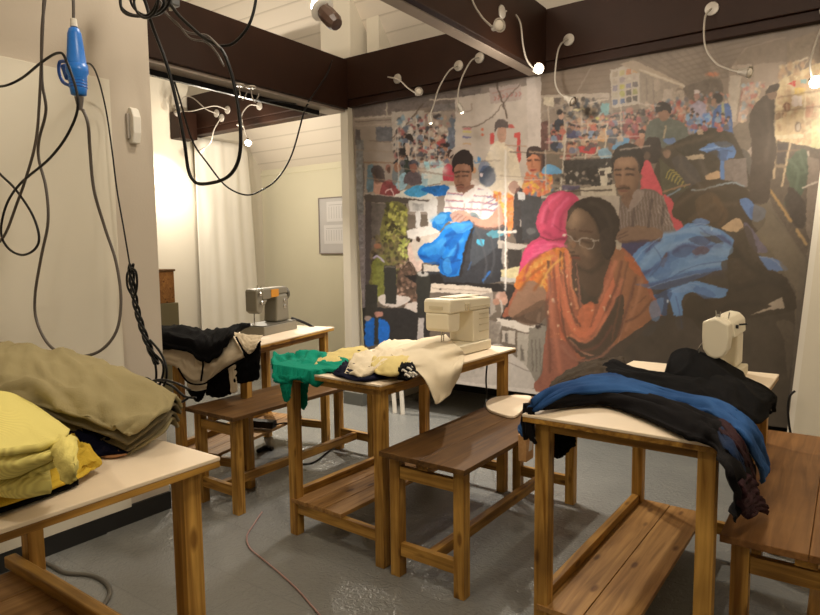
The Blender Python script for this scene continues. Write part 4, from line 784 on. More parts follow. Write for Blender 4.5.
# face of the main woman: cheek, nose, lips, hair shine, ear
I.f((128, 100, 78), [(571, 240), (569, 248), (573, 250)], 1.5, .7); I.f((60, 46, 40), [(570, 252), (574, 252)], .9, .7); I.f((120, 94, 74), [(584, 248), (590, 256)], 3.5, .4); I.f((118, 66, 56), [(571, 257), (579, 258.5)], 1.1, .8); I.f((58, 44, 38), [(571, 255.4), (579, 256.4)], .7, .8)
I.f((70, 60, 54), [(590, 202), (604, 210), (612, 228)], 2.5, .5); I.f((40, 34, 30), [(576, 206), (590, 212), (600, 232)], 1.6, .6); I.f((60, 50, 42), [(580, 268), (592, 272), (604, 262)], 2.4, .6); I.f((92, 74, 60), [(580, 276), (586, 296)], 3, .4)
I.c((70, 60, 52), [(751, 112), (757, 104), (765, 97), (773, 96), (775, 106), (774, 126), (777, 152), (771, 180), (768, 202), (752, 201), (750, 178), (753, 150), (749, 128)], .97, tex=.03); I.c((122, 96, 80), [(767, 96), (769, 89), (775, 89), (777, 95), (772, 100)], .95); I.c((62, 54, 48), [(765, 94), (769, 87), (777, 84), (779, 89), (773, 92)], .95); I.f((96, 84, 74), [(766, 104), (770, 130), (766, 160)], 2.4, .4)
I.f((158, 128, 102), [(575, 214), (572, 226)], 5, .55); I.f((140, 110, 86), [(582, 246), (586, 254)], 3, .45)
# machine parts at the foot of the print
for q in ([(431, 296), (478, 300), (482, 308)], [(484, 330), (500, 336)], [(500, 346), (516, 348)], [(440, 352), (478, 350)], [(440, 366), (482, 368)]): I.f((120, 110, 100), q, 1.0, .6)
I.p((226, 220, 208), [(484, 352), (500, 356), (500, 362), (484, 358)], .7); I.f((60, 54, 50), [(506, 334), (506, 342)], 1.2, .8); I.f((60, 54, 50), [(522, 350), (523, 360)], 1.4, .6); I.e((206, 196, 180), 512, 327, 2, 1.6, 1)
# slight softness of the print, plus painted-in lighting haze growing to the right
im = I.im
gr = im.mean(-1, keepdims=True); im = gr+(im-gr)*.92
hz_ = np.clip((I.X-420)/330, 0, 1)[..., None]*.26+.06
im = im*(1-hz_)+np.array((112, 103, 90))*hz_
im = im*(1+.015*I.nz[..., None]+.02*I.nz2[..., None])
I.nzb = np.roll(I.nz, (37, 91), (0, 1))
for _ in range(1):
    q = im.copy(); q[1:-1, 1:-1] = (im[1:-1, 1:-1]*4+im[:-2, 1:-1]+im[2:, 1:-1]+im[1:-1, :-2]+im[1:-1, 2:])/8; im = q
BY = 3.90
NX, NZ = 760, 560
zz = np.linspace(.265, 2.40, NZ); t_ = (zz-.265)/(2.4-.265)
xl = -3.225+(-3.315+3.225)*t_; xr = -.265+(-.125+.265)*t_
ss = np.linspace(0, 1, NX)
GX = xl[:, None]*(1-ss)[None, :]+xr[:, None]*ss[None, :]; GZ = np.repeat(zz[:, None], NX, 1)
# where each point of the print lies in the picture I painted
D = np.stack([GX, np.full_like(GX, BY), GZ-CH], -1)
wv_ = D@np.array(_fw); U_ = 410+FPX*(D@np.array(_rt))/wv_; V_ = 307.5-FPX*(D@np.array(_up))/wv_
fx = np.clip((U_-I.x0)*I.k, 0, I.w-2); fy = np.clip((V_-I.y0)*I.k, 0, I.h-2)
ii_ = fy.astype(int); jj_ = fx.astype(int)
fx = np.clip(fx+1.1*I.nz[ii_, jj_], 0, I.w-2); fy = np.clip(fy+1.1*I.nzb[ii_, jj_], 0, I.h-2)
ix = fx.astype(int); iy = fy.astype(int); ax_ = (fx-ix)[..., None]; ay_ = (fy-iy)[..., None]
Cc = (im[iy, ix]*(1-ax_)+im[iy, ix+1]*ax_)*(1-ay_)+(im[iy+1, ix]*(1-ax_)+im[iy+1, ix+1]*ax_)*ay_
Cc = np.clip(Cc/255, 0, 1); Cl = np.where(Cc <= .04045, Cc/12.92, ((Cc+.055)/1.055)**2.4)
nvt = NX*NZ
co = np.empty((nvt, 3)); co[:, 0] = GX.ravel(); co[:, 1] = BY+.006*np.sin(GX.ravel()*2.3); co[:, 2] = GZ.ravel()
idx = np.arange(nvt).reshape(NZ, NX)
fq = np.stack([idx[:-1, :-1], idx[:-1, 1:], idx[1:, 1:], idx[1:, :-1]], -1).reshape(-1, 4)
me = bpy.data.meshes.new('printed_banner'); me.vertices.add(nvt); me.vertices.foreach_set('co', co.ravel())
me.loops.add(fq.size); me.loops.foreach_set('vertex_index', fq.ravel().astype(np.int32))
me.polygons.add(len(fq)); me.polygons.foreach_set('loop_start', (np.arange(len(fq))*4).astype(np.int32)); me.polygons.foreach_set('loop_total', np.full(len(fq), 4, np.int32))
me.update(calc_edges=True)
at_ = me.color_attributes.new('print', 'FLOAT_COLOR', 'POINT')
rgba = np.ones((nvt, 4), np.float32); rgba[:, :3] = Cl.reshape(-1, 3); at_.data.foreach_set('color', rgba.ravel())
Tn = NT('printed_vinyl'); va = Tn.n('ShaderNodeVertexColor'); va.layer_name = 'print'
gm = Tn.n('ShaderNodeMix', data_type='RGBA', blend_type='MULTIPLY'); gm.inputs[0].default_value = 1; PRINT_GAIN = 1.0
gm.inputs[7].default_value = (PRINT_GAIN, PRINT_GAIN, PRINT_GAIN*1.04, 1); Tn.l(va.outputs[0], gm.inputs[6]); Tn.l(gm.outputs[2], Tn.b.inputs['Base Color'])
Tn.b.inputs['Roughness'].default_value = .45; Tn.b.inputs['Specular IOR Level'].default_value = .35
banner = bpy.data.objects.new('printed_banner', me); COL.objects.link(banner); me.materials.append(Tn.m)
tag(banner, 'huge photographic banner of a crowded garment workshop hanging under the dark beam', 'banner')
md = banner.modifiers.new('solid', 'SOLIDIFY'); md.thickness = .003
# ------------------------------------------------------------------ furniture
LEG = .044
def frame_empty(name, label, cat, x, y, rotdeg, group):
    return thing(name, label, cat, (x, y, 0), R(rotdeg), group)
def make_table(label, x, y, rot, W, L, H, shelf=True, sz=.10, full=False):
    t = frame_empty('sewing_table', label, 'table', x, y, rot, 'sewing tables with pale tops')
    ti = .026
    obj('tabletop', bm_box(0, 0, H-.009, W, L, H), 'paletop', t, bev=.002)
    obj('top_edge', bm_box(.001, .001, H-.024, W-.001, L-.001, H-.0092), 'raily', t, bev=.002)
    for a in (0, 1):
        for b in (0, 1):
            u = ti if a == 0 else W-ti-LEG; v = ti+.008 if b == 0 else L-ti-.008-LEG
            obj('leg', bm_box(u, v, 0, u+LEG, v+LEG, H-.0245), 'leg', t, bev=.002)
    u0, u1, v0, v1 = ti, W-ti, ti+.008, L-ti-.008
    for v in (v0+.008, v1-.03): obj('apron', bm_box(u0+LEG, v, H-.056, u1-LEG, v+.022, H-.0245), 'railx', t, bev=.0015)
    for u in (() if full else (u0-.0, u1-.022)): obj('apron', bm_box(u, v0+LEG, H-.056, u+.022, v1-LEG, H-.0245), 'raily', t, bev=.0015)
    for v in (v0+.006, v1-.030): obj('crossbar', bm_box(u0+LEG, v, sz, u1-LEG, v+.026, sz+.048), 'railx', t, bev=.0015)
    if shelf:
        sw = (W-2*ti)*(.97 if full else .56); n = 5 if full else (2 if rot == -.9 else 3)
        for k in range(n):
            a = u0+.012+k*sw/n
            obj('shelf_board', bm_box(a, v0-.004+.002*k+(LEG+.006 if full else 0), sz+.0485, a+sw/n-.003, v1+.002-.003*k-(LEG+.006 if full else 0), sz+.066), 'shelf', t, bev=.0015)
        if full: obj('shelf_rail', bm_box(u0-.02, v1-LEG-.04, sz+.0665, u1+.01, v1-LEG-.008, sz+.10), 'railx', t, bev=.004)
        else: obj('shelf_rail', bm_box(u0+.006, v0+LEG+.001, sz+.0665, u0+.034, v1-LEG-.001, sz+.10), 'raily', t, bev=.002)
    return t
def make_bench(label, x, y, rot, W, L, H, m='seat', stretch=True):
    t = frame_empty('bench', label, 'bench', x, y, rot, 'dark-topped wooden benches')
    bi = .034; ui = .024
    n = 2
    for k in range(n):
        obj('seat_board', bm_box(k*W/n+.0006, 0, H-.02, (k+1)*W/n-.0006, L, H), m, t, bev=.002)
    for a in (0, 1):
        for b in (0, 1):
            u = ui if a == 0 else W-ui-LEG; v = bi if b == 0 else L-bi-LEG
            obj('leg', bm_box(u, v, 0, u+LEG, v+LEG, H-.0205), 'leg', t, bev=.002)
    u0, u1, v0, v1 = ui, W-ui, bi, L-bi
    for v in (v0+.006, v1-.03): obj('upper_rail', bm_box(u0+LEG, v, H-.105, u1-LEG, v+.024, H-.058), 'railx', t, bev=.0015)
    for v in (v0+.006, v1-.032): obj('crossbar', bm_box(u0+LEG, v, .085, u1-LEG, v+.026, .135), 'railx', t, bev=.0015)
    obj('batten', bm_box(W/2-.03, .02, H-.045, W/2+.02, L-.02, H-.0205), 'raily', t, bev=.0015)
    if stretch: obj('stretcher', bm_box(W/2-.012, v0+.033, .088, W/2+.022, v1-.033, .13), 'raily', t, bev=.0015)
    return t
TAB = {'A': (-1.96, -.175, 0, .845, 1.023, .806), 'B': (-3.065, 1.984, 13.01, .546, .918, .76),
       'C': (-2.036, 1.852, -1.93, .592, 1.076, .745), 'D': (-.797, 1.686, -.9, .549, 1.076, .761)}
BEN = {'B': (-2.687, 1.842, -.24, .365, 1.127, .487), 'C': (-1.448, 1.818, -.6, .377, 1.137, .494), 'D': (-.269, 1.771, .44, .40, 1.159, .494)}
def T(k, u, v, z=0, D=TAB):
    x, y, a = D[k][:3]; a = R(a)
    return Vector((x+u*math.cos(a)-v*math.sin(a), y+u*math.sin(a)+v*math.cos(a), z))
make_table('pale-topped table in the near left corner heaped with yellow and khaki clothes', *TAB['A'], sz=.29, full=True)
make_table('pale-topped table at the back left carrying the old grey sewing machine', *TAB['B'])
make_table('pale-topped table in the middle carrying the boxy cream sewing machine', *TAB['C'])
make_table('pale-topped table on the right under the blue and black trousers', *TAB['D'])
make_bench('dark wooden bench between the back left table and the middle table', *BEN['B'])
make_bench('dark wooden bench with a round-cornered white board on its far end', *BEN['C'])
make_bench('wide worn brown bench at the right edge of the picture', *BEN['D'], m='seat_light')

# ------------------------------------------------------------------ cloth
def surf(net, nu=10, nv=10):
    rows = [cr(r, nu) for r in net]
    cols = list(zip(*rows))
    cols = [cr(c, nv) for c in cols]
    return [list(r) for r in zip(*cols)]
def sheet(name, net, m, parent=None, th=.006, amp=.006, freq=(9, 9), seed=0, nu=12, nv=12, folds=None, edge=.0, clear=None, up=.3):
    """soft cloth lofted through a net of points, with wrinkles; folds = (count, amplitude, along)"""
    G = surf(net, nu, nv); a = len(G); b = len(G[0])
    N = [[None]*b for _ in range(a)]
    for i in range(a):
        for j in range(b):
            du = G[i][min(j+1, b-1)]-G[i][max(j-1, 0)]; dv = G[min(i+1, a-1)][j]-G[max(i-1, 0)][j]
            n = du.cross(dv); N[i][j] = n.normalized() if n.length > 1e-9 else Vector((0, 0, 1))
    mid = N[a//2][b//2]
    flip = -1 if mid.z < 0 else 1
    bm = bmesh.new(); V = []
    for i in range(a):
        row = []
        for j in range(b):
            s, t = i/(a-1), j/(b-1)
            d = fbm(Vector((s*freq[0]+seed*7.1, t*freq[1]+seed*3.3, seed)))*amp
            r = 1-abs(noise.noise(Vector((s*freq[0]*.6+seed*1.7, t*freq[1]*.6, 4+seed))))*2
            d += max(r, 0)**3*amp*1.2
            if folds:
                c, fa, al = folds; q = s if al == 0 else t; o = t if al == 0 else s
                d += math.sin(q*c*6.283+2.2*noise.noise(Vector((o*3, q*2, seed))))*fa
            p = G[i][j]+N[i][j]*flip*(d+amp*up)
            if clear is not None and p.z < clear(p): p.z = clear(p)
            if edge:
                p = p+Vector((noise.noise(Vector((s*14, t*14, seed+9))), noise.noise(Vector((s*14, t*14, seed+19))), 0))*edge*(1 if min(i, j, a-1-i, b-1-j) < 3 else .3)
            row.append(bm.verts.new(p))
        V.append(row)
    for i in range(a-1):
        for j in range(b-1): bm.faces.new((V[i][j], V[i][j+1], V[i+1][j+1], V[i+1][j]))
    bmesh.ops.recalc_face_normals(bm, faces=bm.faces)
    me = bpy.data.meshes.new(name); bm.to_mesh(me); bm.free()
    for p in me.polygons: p.use_smooth = True
    o = bpy.data.objects.new(name, me); COL.objects.link(o); me.materials.append(M[m] if isinstance(m, str) else m)
    md = o.modifiers.new('solid', 'SOLIDIFY'); md.thickness = th; md.offset = -1 if flip*1 > 0 else 1
    md.offset = 0
    if parent: o.parent = parent
    return o
def heap(name, net_top, m, parent=None, zb=None, amp=.006, freq=(8, 8), seed=0, nu=10, nv=10, under=.02, folds=None):
    """a thick folded pile: lofted top skin closed by a skirt that tucks in under it to zb"""
    G = surf(net_top, nu, nv); a = len(G); b = len(G[0])
    bm = bmesh.new(); V = []
    c = sum((p for r in G for p in r), Vector())/(a*b)
    for i in range(a):
        row = []
        for j in range(b):
            s, t = i/(a-1), j/(b-1)
            d = fbm(Vector((s*freq[0]+seed*7.1, t*freq[1]+seed*3.3, seed)))*amp
            r = 1-abs(noise.noise(Vector((s*freq[0]*.7+seed*1.7, t*freq[1]*.7, 4+seed))))*2.2
            d += max(r, 0)**3*amp*1.5
            if folds:
                cc, fa, al = folds; q = s if al == 0 else t; oo = t if al == 0 else s
                d += math.sin(q*cc*6.283+2.2*noise.noise(Vector((oo*3, q*2, seed))))*fa
            p = G[i][j].copy(); p.z += d
            if zb is not None: p.z = max(p.z, zb+.008)
            row.append(bm.verts.new(p))
        V.append(row)
    for i in range(a-1):
        for j in range(b-1): bm.faces.new((V[i][j], V[i][j+1], V[i+1][j+1], V[i+1][j]))
    loop = [V[0][j] for j in range(b)]+[V[i][b-1] for i in range(1, a)]+[V[a-1][j] for j in range(b-2, -1, -1)]+[V[i][0] for i in range(a-2, 0, -1)]
    prev = loop
    for k, (ins, f) in enumerate(((-.006, .25), (-.008, .6), (.0, .9), (.02, 1.0))):
        ring = []
        for q, v in enumerate(loop):
            dirc = (c-v.co); dirc.z = 0; dirc = dirc.normalized() if dirc.length else dirc
            zb_ = zb if zb is not None else v.co.z-under
            layer = .004*math.sin(f*18+q*.05)
            z = v.co.z+(zb_+.003-v.co.z)*f
            ring.append(bm.verts.new((v.co.x+dirc.x*(ins+layer), v.co.y+dirc.y*(ins+layer), z)))
        n = len(loop)
        for q in range(n): bm.faces.new((prev[q], prev[(q+1) % n], ring[(q+1) % n], ring[q]))
        prev = ring
    cv = bm.verts.new((c.x, c.y, prev[0].co.z if zb is not None else min(v.co.z for v in prev)))
    n = len(prev)
    for q in range(n): bm.faces.new((prev[q], prev[(q+1) % n], cv))
    return obj(name, bm, m, parent, smooth=True)
def fabric(name, col, **k):
    k.setdefault('rough', .9); k.setdefault('bump', .25); k.setdefault('bscale', 350); k.setdefault('sheen', 0); k.setdefault('spec', .08); k.setdefault('var', .12)
    return mat(name, col, **k)
def cord_mat(name, c1, c2, scale=150, axis='X'):
    Tm = NT(name); b = Tm.b; b.inputs['Roughness'].default_value = .9; b.inputs['Specular IOR Level'].default_value = .15
    tc = Tm.n('ShaderNodeTexCoord'); wv = Tm.n('ShaderNodeTexWave'); wv.inputs['Scale'].default_value = scale; wv.bands_direction = axis
    wv.inputs['Distortion'].default_value = .15; wv.inputs['Detail'].default_value = 1
    Tm.l(tc.outputs['Object'], wv.inputs['Vector'])
    rp = Tm.n('ShaderNodeValToRGB'); rp.color_ramp.elements[0].color = srgb(*c2); rp.color_ramp.elements[1].color = srgb(*c1)
    Tm.l(wv.outputs[0], rp.inputs[0]); Tm.l(rp.outputs[0], b.inputs['Base Color'])
    bp = Tm.n('ShaderNodeBump'); bp.inputs['Strength'].default_value = .4; bp.inputs['Distance'].default_value = .003
    Tm.l(wv.outputs[0], bp.inputs['Height']); Tm.l(bp.outputs[0], b.inputs['Normal'])
    return Tm.m
M['khaki'] = fabric('khaki_cotton', (150, 138, 102))
M['khaki_in'] = fabric('dark_khaki_cotton', (112, 102, 78))  # darker khaki for the inner folded layers
M['yellow'] = cord_mat('yellow_corduroy', (224, 212, 128), (204, 190, 112), 40, 'X')
M['yellow_plain'] = fabric('pale_yellow_cotton', (216, 202, 120))
M['mustard'] = fabric('mustard_cotton', (200, 168, 60))
M['navy'] = fabric('navy_cotton', (16, 17, 36))
M['peach'] = fabric('peach_cotton', (196, 142, 98))
M['blackc'] = fabric('black_cotton', (9, 8, 9), var=.3)
M['charcoal'] = fabric('charcoal_cotton', (17, 15, 16))
M['cream'] = fabric('cream_cotton', (206, 190, 164))
M['teal'] = fabric('teal_cotton', (16, 128, 104))
M['beige'] = fabric('beige_linen', (200, 186, 160))
M['straw'] = fabric('straw_yellow_cotton', (192, 174, 116))
M['blue'] = fabric('blue_denim', (52, 90, 142), bscale=500, col2=(34, 62, 106))
M['denimdark'] = fabric('dark_denim', (30, 44, 70))
M['taupe'] = fabric('taupe_cotton', (70, 61, 52))
M['maroon'] = fabric('maroon_cotton', (50, 30, 34))

HA = TAB['A'][5]
# --- near left table
def P(x, y, z): return px(x, y, 2, z)
# dark navy clothes under the khaki pile
navy = heap('folded_trousers', [[P(40, 445, HA+.02), P(90, 452, HA+.015), P(120, 452, HA+.01)],
                 [P(40, 425, HA+.05), P(90, 432, HA+.05), P(135, 441, HA+.025)],
                 [P(40, 412, HA+.055), P(95, 418, HA+.06), P(145, 431, HA+.03)]], 'navy', zb=HA, seed=3, amp=.012)
tag(navy, 'dark navy trousers crumpled under the khaki trousers on the near left table', 'trousers')
pc = heap('cloth_scrap', [[P(99, 455, HA+.003), P(112, 457, HA+.003), P(124, 455, HA+.003)],
              [P(103, 448, HA+.014), P(114, 447, HA+.018), P(122, 450, HA+.01)],
              [P(108, 441, HA+.018), P(114, 442, HA+.02), P(118, 445, HA+.012)]], 'peach', zb=HA, seed=5, amp=.004)
tag(pc, 'small peach coloured cloth tip beside the navy trousers', 'cloth')
# khaki trousers: a thick folded pile lying across the far edge of the table
Yk = .80
def K(x, y, Y): return px(x, y, 1, Y)
khroot = thing('folded_trousers', 'big folded khaki trousers piled across the near left table', 'trousers', T('A', .4, .9, HA))
def rel(net): 
    o = khroot.location
    return [[p-o for p in r] for r in net]
bpy.context.view_layer.update()
top = [[K(-70, 400, .60), K(0, 398, .62), K(60, 412, .66), K(110, 428, .70), K(130, 436, .72)],
       [K(-70, 375, .62), K(0, 378, .64), K(60, 392, .68), K(110, 410, .72), K(150, 424, .76)],
       [K(-40, 355, .68), K(0, 357, .70), K(50, 366, .74), K(110, 384, .78), K(168, 412, .82)],
       [K(-22, 346, .80), K(0, 347, .80), K(50, 353, .84), K(110, 367, .86), K(176, 400, .88)],
       [K(-14, 352, .93), K(8, 352, .93), K(50, 358, .97), K(110, 372, .97), K(182, 408, .92)]]
ot = sheet('outer_fabric', rel(top), 'khaki', khroot, th=.008, amp=.013, freq=(4, 9), seed=2, nu=14, nv=12, up=.1)
for k, dz in enumerate((.02, .042, .062)):
    net = [[p+Vector((-.02*k-.012, .012*k, -dz)) for p in r] for r in top]
    sheet('folded_layer', rel(net), 'khaki_in' if k < 2 else 'khaki', khroot, th=.007, amp=.007, freq=(3, 5), seed=12+k, nu=10, nv=8, up=0)
# filled core of the pile, so it stands thick on the table
core = [[p+Vector((-.05, .03, -.08)) for p in r[:4]] for r in top]
heap('inner_folds', rel(core), 'khaki', khroot, zb=0.03, amp=.006, seed=8, nu=6, nv=6)
# yellow corduroy garment folded in front
yroot = thing('folded_garment', 'pale yellow corduroy garment folded on the near left table', 'clothing', T('A', .3, .6, HA))
yo = yroot.location
def ry(net): return [[p-yo for p in r] for r in net]
bpy.context.view_layer.update()
ytop = [[K(-90, 452, .36), K(-10, 452, .40), K(36, 449, .45), K(62, 444, .49)],
        [K(-90, 436, .40), K(-10, 438, .44), K(34, 436, .50), K(68, 437, .53)],
        [K(-90, 412, .46), K(-10, 410, .50), K(30, 415, .56), K(66, 431, .58)],
        [K(-90, 392, .56), K(-10, 393, .58), K(26, 404, .62), K(58, 424, .64)]]
sheet('upper_layer', ry(ytop), 'yellow', yroot, th=.012, amp=.004, freq=(1.5, 2.5), seed=21, nu=12, nv=10, up=0)
yf = [[K(-90, 478, .372), K(-10, 480, .41), K(30, 468, .455), K(58, 457, .485)], [K(-90, 466, .362), K(-10, 467, .40), K(34, 460, .447), K(62, 452, .48)], [K(-90, 452, .368), K(-10, 452, .408), K(36, 449, .458), K(62, 444, .50)]]
sheet('front_fold', ry(yf), 'yellow', yroot, th=.010, amp=.003, freq=(1.5, 3), seed=22, nu=12, nv=8, up=0)
yl = [[K(-90, 490, .372), K(-10, 491, .41), K(30, 478, .455), K(56, 466, .485)], [K(-90, 480, .375), K(-10, 482, .42), K(30, 470, .465), K(56, 460, .50)]]
sheet('lower_layer', ry(yl), 'yellow', yroot, th=.010, amp=.003, freq=(1.5, 3), seed=23, nu=12, nv=8, up=0)
sheet('hanging_hem', ry([[K(66, 478, .47), K(70, 482, .47), K(76, 478, .475)], [K(58, 462, .475), K(66, 464, .465), K(77, 464, .475)], [K(54, 448, .48), K(64, 446, .475), K(75, 448, .49)], [K(60, 438, .51), K(68, 438, .515), K(74, 442, .53)]]), 'yellow_plain', yroot, th=.008, amp=.003, seed=24, nu=8, nv=8)
heap('inner_folds', ry([[p+Vector((-.03, .03, -.06)) for p in r[:3]] for r in ytop]), 'yellow', yroot, zb=.04, amp=.004, seed=25, nu=6, nv=6)
# mustard garment beneath it
mu = heap('folded_garment', [[P(-80, 525, HA+.022), P(-5, 505, HA+.022), P(60, 484, HA+.02), P(92, 467, HA+.02)],
              [P(-80, 500, HA+.035), P(0, 480, HA+.04), P(60, 468, HA+.04), P(98, 457, HA+.035)],
              [P(-80, 480, HA+.04), P(0, 460, HA+.045), P(60, 452, HA+.045), P(86, 446, HA+.045)],
              [P(-80, 465, HA+.04), P(0, 448, HA+.04), P(50, 440, HA+.04), P(74, 438, HA+.04)]], 'mustard', zb=HA+.012, seed=31, amp=.007)
tag(mu, 'mustard yellow garment folded beneath the pale yellow corduroy', 'clothing')
bl = heap('folded_garment', [[P(-80, 532, HA+.012), P(0, 508, HA+.012), P(72, 484, HA+.010)], [P(-80, 500, HA+.012), P(0, 490, HA+.012), P(74, 472, HA+.012)]],
          'blackc', zb=HA, seed=33, amp=.002)
tag(bl, 'black cloth at the bottom of the yellow pile on the near left table', 'clothing')

# --- back left table: black and cream garments hanging over the near edge
HB = TAB['B'][5]
def B(u, v, dz): return T('B', u, v, HB+dz)
def KB(x, y, d=0): return px(x, y, 1, 1.95+.12*(x-160)/85+d)
cr1 = sheet('hanging_garment', [
    [KB(156, 364), KB(176, 366), KB(188, 381), KB(203, 382), KB(216, 374), KB(230, 364), KB(245, 357)],
    [KB(156, 355, -.01), KB(178, 357, -.015), KB(190, 366, -.015), KB(203, 368, -.015), KB(216, 362, -.015), KB(228, 352, -.01), KB(240, 346)],
    [KB(156, 343, .02), KB(180, 345, .02), KB(192, 347, .02), KB(201, 350, .02), KB(212, 348, .02), KB(223, 340, .03), KB(232, 332, .04)]], 'cream', th=.006, amp=.009, freq=(3, 8), seed=41, up=0)
tag(cr1, 'cream garment with black trim hanging off the back left table', 'clothing')
col_ = sheet('collar', [[KB(246, 351, -.01), KB(250, 354, -.01), KB(255, 349, -.01)], [KB(240, 343, 0), KB(250, 346, -.005), KB(258, 343, 0)], [KB(232, 332, .04), KB(248, 335, .04), KB(263, 336, .05)]], 'cream', cr1, th=.006, amp=.004, seed=42, up=0)
cuff = sheet('cuff', [[KB(188, 390, -.005), KB(197, 391, -.01), KB(206, 389, -.005)], [KB(187, 381, 0), KB(197, 382, -.01), KB(207, 381, 0)]], 'cream', cr1, th=.006, amp=.003, seed=40, up=0)
cuf2 = sheet('lining', [[KB(192, 398, 0), KB(198, 402, 0), KB(203, 398, 0)], [KB(188, 391, 0), KB(197, 392, -.005), KB(206, 390, 0)]], 'blackc', cr1, th=.006, amp=.003, seed=46, up=0)
stp = sheet('hanging_flap', [[KB(231, 392, .0), KB(234, 393, .0), KB(237, 391, .0)], [KB(228, 363, .0), KB(232, 362, -.003), KB(236, 361, .0)]], 'cream', cr1, th=.005, amp=.003, seed=47, up=0)
for pts in ([(202, 353), (203, 366), (201, 381)], [(178, 368), (188, 382), (203, 384), (216, 376), (230, 366), (245, 358)], [(236, 337), (242, 348), (247, 356)], [(187, 390), (197, 392), (207, 390)]):
    bm = bmesh.new(); tube(bm, [KB(a, b, -.022) for a, b in pts], .005, 6)
    tr = obj('trim', bm, 'blackc', cr1, smooth=True); tr['label'] = 'black piping'
bk = heap('folded_garment', [
    [KB(150, 344, -.03), KB(182, 347, -.035), KB(201, 356, -.04), KB(214, 356, -.04), KB(226, 344, -.03)],
    [KB(150, 334, .0), KB(182, 337, -.01), KB(203, 344, -.01), KB(216, 342, -.01), KB(232, 334, .0)],
    [K(150, 326, 2.10), K(185, 328, 2.12), K(203, 333, 2.14), K(218, 330, 2.16), K(240, 326, 2.22)],
    [K(150, 326, 2.3), K(185, 328, 2.3), K(205, 331, 2.3), K(220, 330, 2.3), K(250, 323, 2.34)]], 'blackc', zb=None, under=.03, seed=43, amp=.010, freq=(5, 8))
tag(bk, 'black garment heaped on the back left table beside the grey machine', 'clothing')
dk = sheet('hanging_garment', [
    [KB(206, 395, .02), KB(218, 398, .02), KB(230, 394, .02)], [KB(205, 380, .02), KB(218, 380, .015), KB(231, 376, .02)], [KB(206, 360, .02), KB(218, 358, .02), KB(232, 352, .02)]],
    'blackc', th=.01, amp=.006, seed=44)
tag(dk, 'black cloth panel hanging between the cream garment and the bench', 'clothing')
dk = sheet('hanging_garment', [
    [KB(236, 383, .01), KB(248, 382, .01), KB(259, 379, .01)], [KB(235, 366, .01), KB(248, 364, .0), KB(260, 362, .01)], [KB(238, 348, .02), KB(250, 348, .02), KB(261, 341, .02)]],
    'blackc', th=.012, amp=.006, seed=45)
tag(dk, 'black cloth end hanging at the right corner of the back left table', 'clothing')

# --- middle table
HC = TAB['C'][5]
def C_(x, y, dz=0): return px(x, y, 2, HC+dz)
def inC(p, e=.02):
    x, y, a = TAB['C'][:3]; a = R(a); dx, dy = p.x-x, p.y-y
    u = dx*math.cos(a)+dy*math.sin(a); v = -dx*math.sin(a)+dy*math.cos(a)
    return -e < u < TAB['C'][3]+e and -e*.6 < v < TAB['C'][4]+e and p.z > HC-.03
te = sheet('crumpled_garment', [
    [K(279, 382, 1.83), K(288, 384, 1.82), K(296, 382, 1.82), K(308, 383, 1.83), K(320, 378, 1.9)],
    [K(275, 374, 1.85), K(286, 374, 1.85), K(298, 374, 1.86), K(320, 376, 1.88), K(338, 374, 1.92)],
    [K(272, 362, 1.95), K(290, 364, 1.96), K(304, 364, 1.97), K(324, 366, 1.98), K(346, 368, 2.0)],
    [K(274, 356, 2.05), K(292, 357, 2.08), K(308, 352, 2.1), K(326, 358, 2.12), K(348, 364, 2.08)]], 'teal', th=.012, amp=.014, freq=(6, 8), seed=51, up=.2,
    clear=lambda p: HC+.014 if inC(p) else p.z)
tag(te, 'teal green garment draped over the near left corner of the middle table', 'clothing')
te3 = sheet('hanging_sleeve', [[K(284, 401, 1.82), K(287, 402, 1.82), K(290, 398, 1.82)], [K(281, 390, 1.82), K(286, 390, 1.81), K(291, 388, 1.82)], [K(279, 376, 1.83), K(286, 376, 1.82), K(293, 376, 1.83)]], 'teal', te, th=.006, amp=.004, seed=50)
te2 = sheet('hanging_sleeve', [[K(300, 406, 1.94), K(303, 410, 1.94), K(306, 406, 1.94)], [K(299, 392, 1.94), K(303, 392, 1.94), K(307, 390, 1.94)], [K(299, 380, 1.93), K(304, 380, 1.93), K(309, 380, 1.93)]], 'teal', te, th=.006, amp=.005, seed=52)
nv = heap('crumpled_garment', [[C_(335, 374, .006), C_(360, 381, .006), C_(385, 377, .008), C_(402, 374, .01)],
           [C_(340, 368, .02), C_(360, 374, .02), C_(385, 370, .02), C_(408, 366, .02)],
           [C_(345, 362, .022), C_(365, 364, .022), C_(390, 364, .022), C_(410, 360, .02)]], 'navy', zb=HC, seed=53, amp=.008)
tag(nv, 'navy blue cloth lying along the near edge of the middle table', 'clothing')
st = heap('crumpled_garment', [[C_(376, 372, .03), C_(392, 374, .035), C_(404, 372, .03), C_(414, 368, .03)],
           [C_(372, 363, .04), C_(390, 365, .045), C_(404, 364, .04), C_(416, 360, .035)],
           [C_(374, 356, .04), C_(392, 357, .045), C_(406, 356, .045), C_(414, 352, .04)]], 'straw', zb=HC+.02, seed=54, amp=.006, freq=(4, 4))
tag(st, 'small straw yellow cloth on top of the navy cloth', 'clothing')
lc = heap('crumpled_garment', [[C_(399, 377, .02), C_(408, 378, .018), C_(415, 375, .012)], [C_(398, 370, .045), C_(408, 368, .05), C_(415, 368, .03)], [C_(402, 364, .05), C_(409, 364, .05), C_(413, 364, .04)]], 'blackc', zb=HC+.004, seed=57, amp=.008)
tag(lc, 'little black and white bundle at the near edge of the middle table', 'clothing')
bm = bmesh.new()
random.seed(5)
for k in range(7):
    a = C_(402+random.random()*11, 366+random.random()*10, .04+random.random()*.02)
    tube(bm, [a, a+Vector((.012, -.01, .006)), a+Vector((.024, -.004, -.004))], .004, 6)
q = obj('white_tie', bm, 'white', lc, smooth=True)
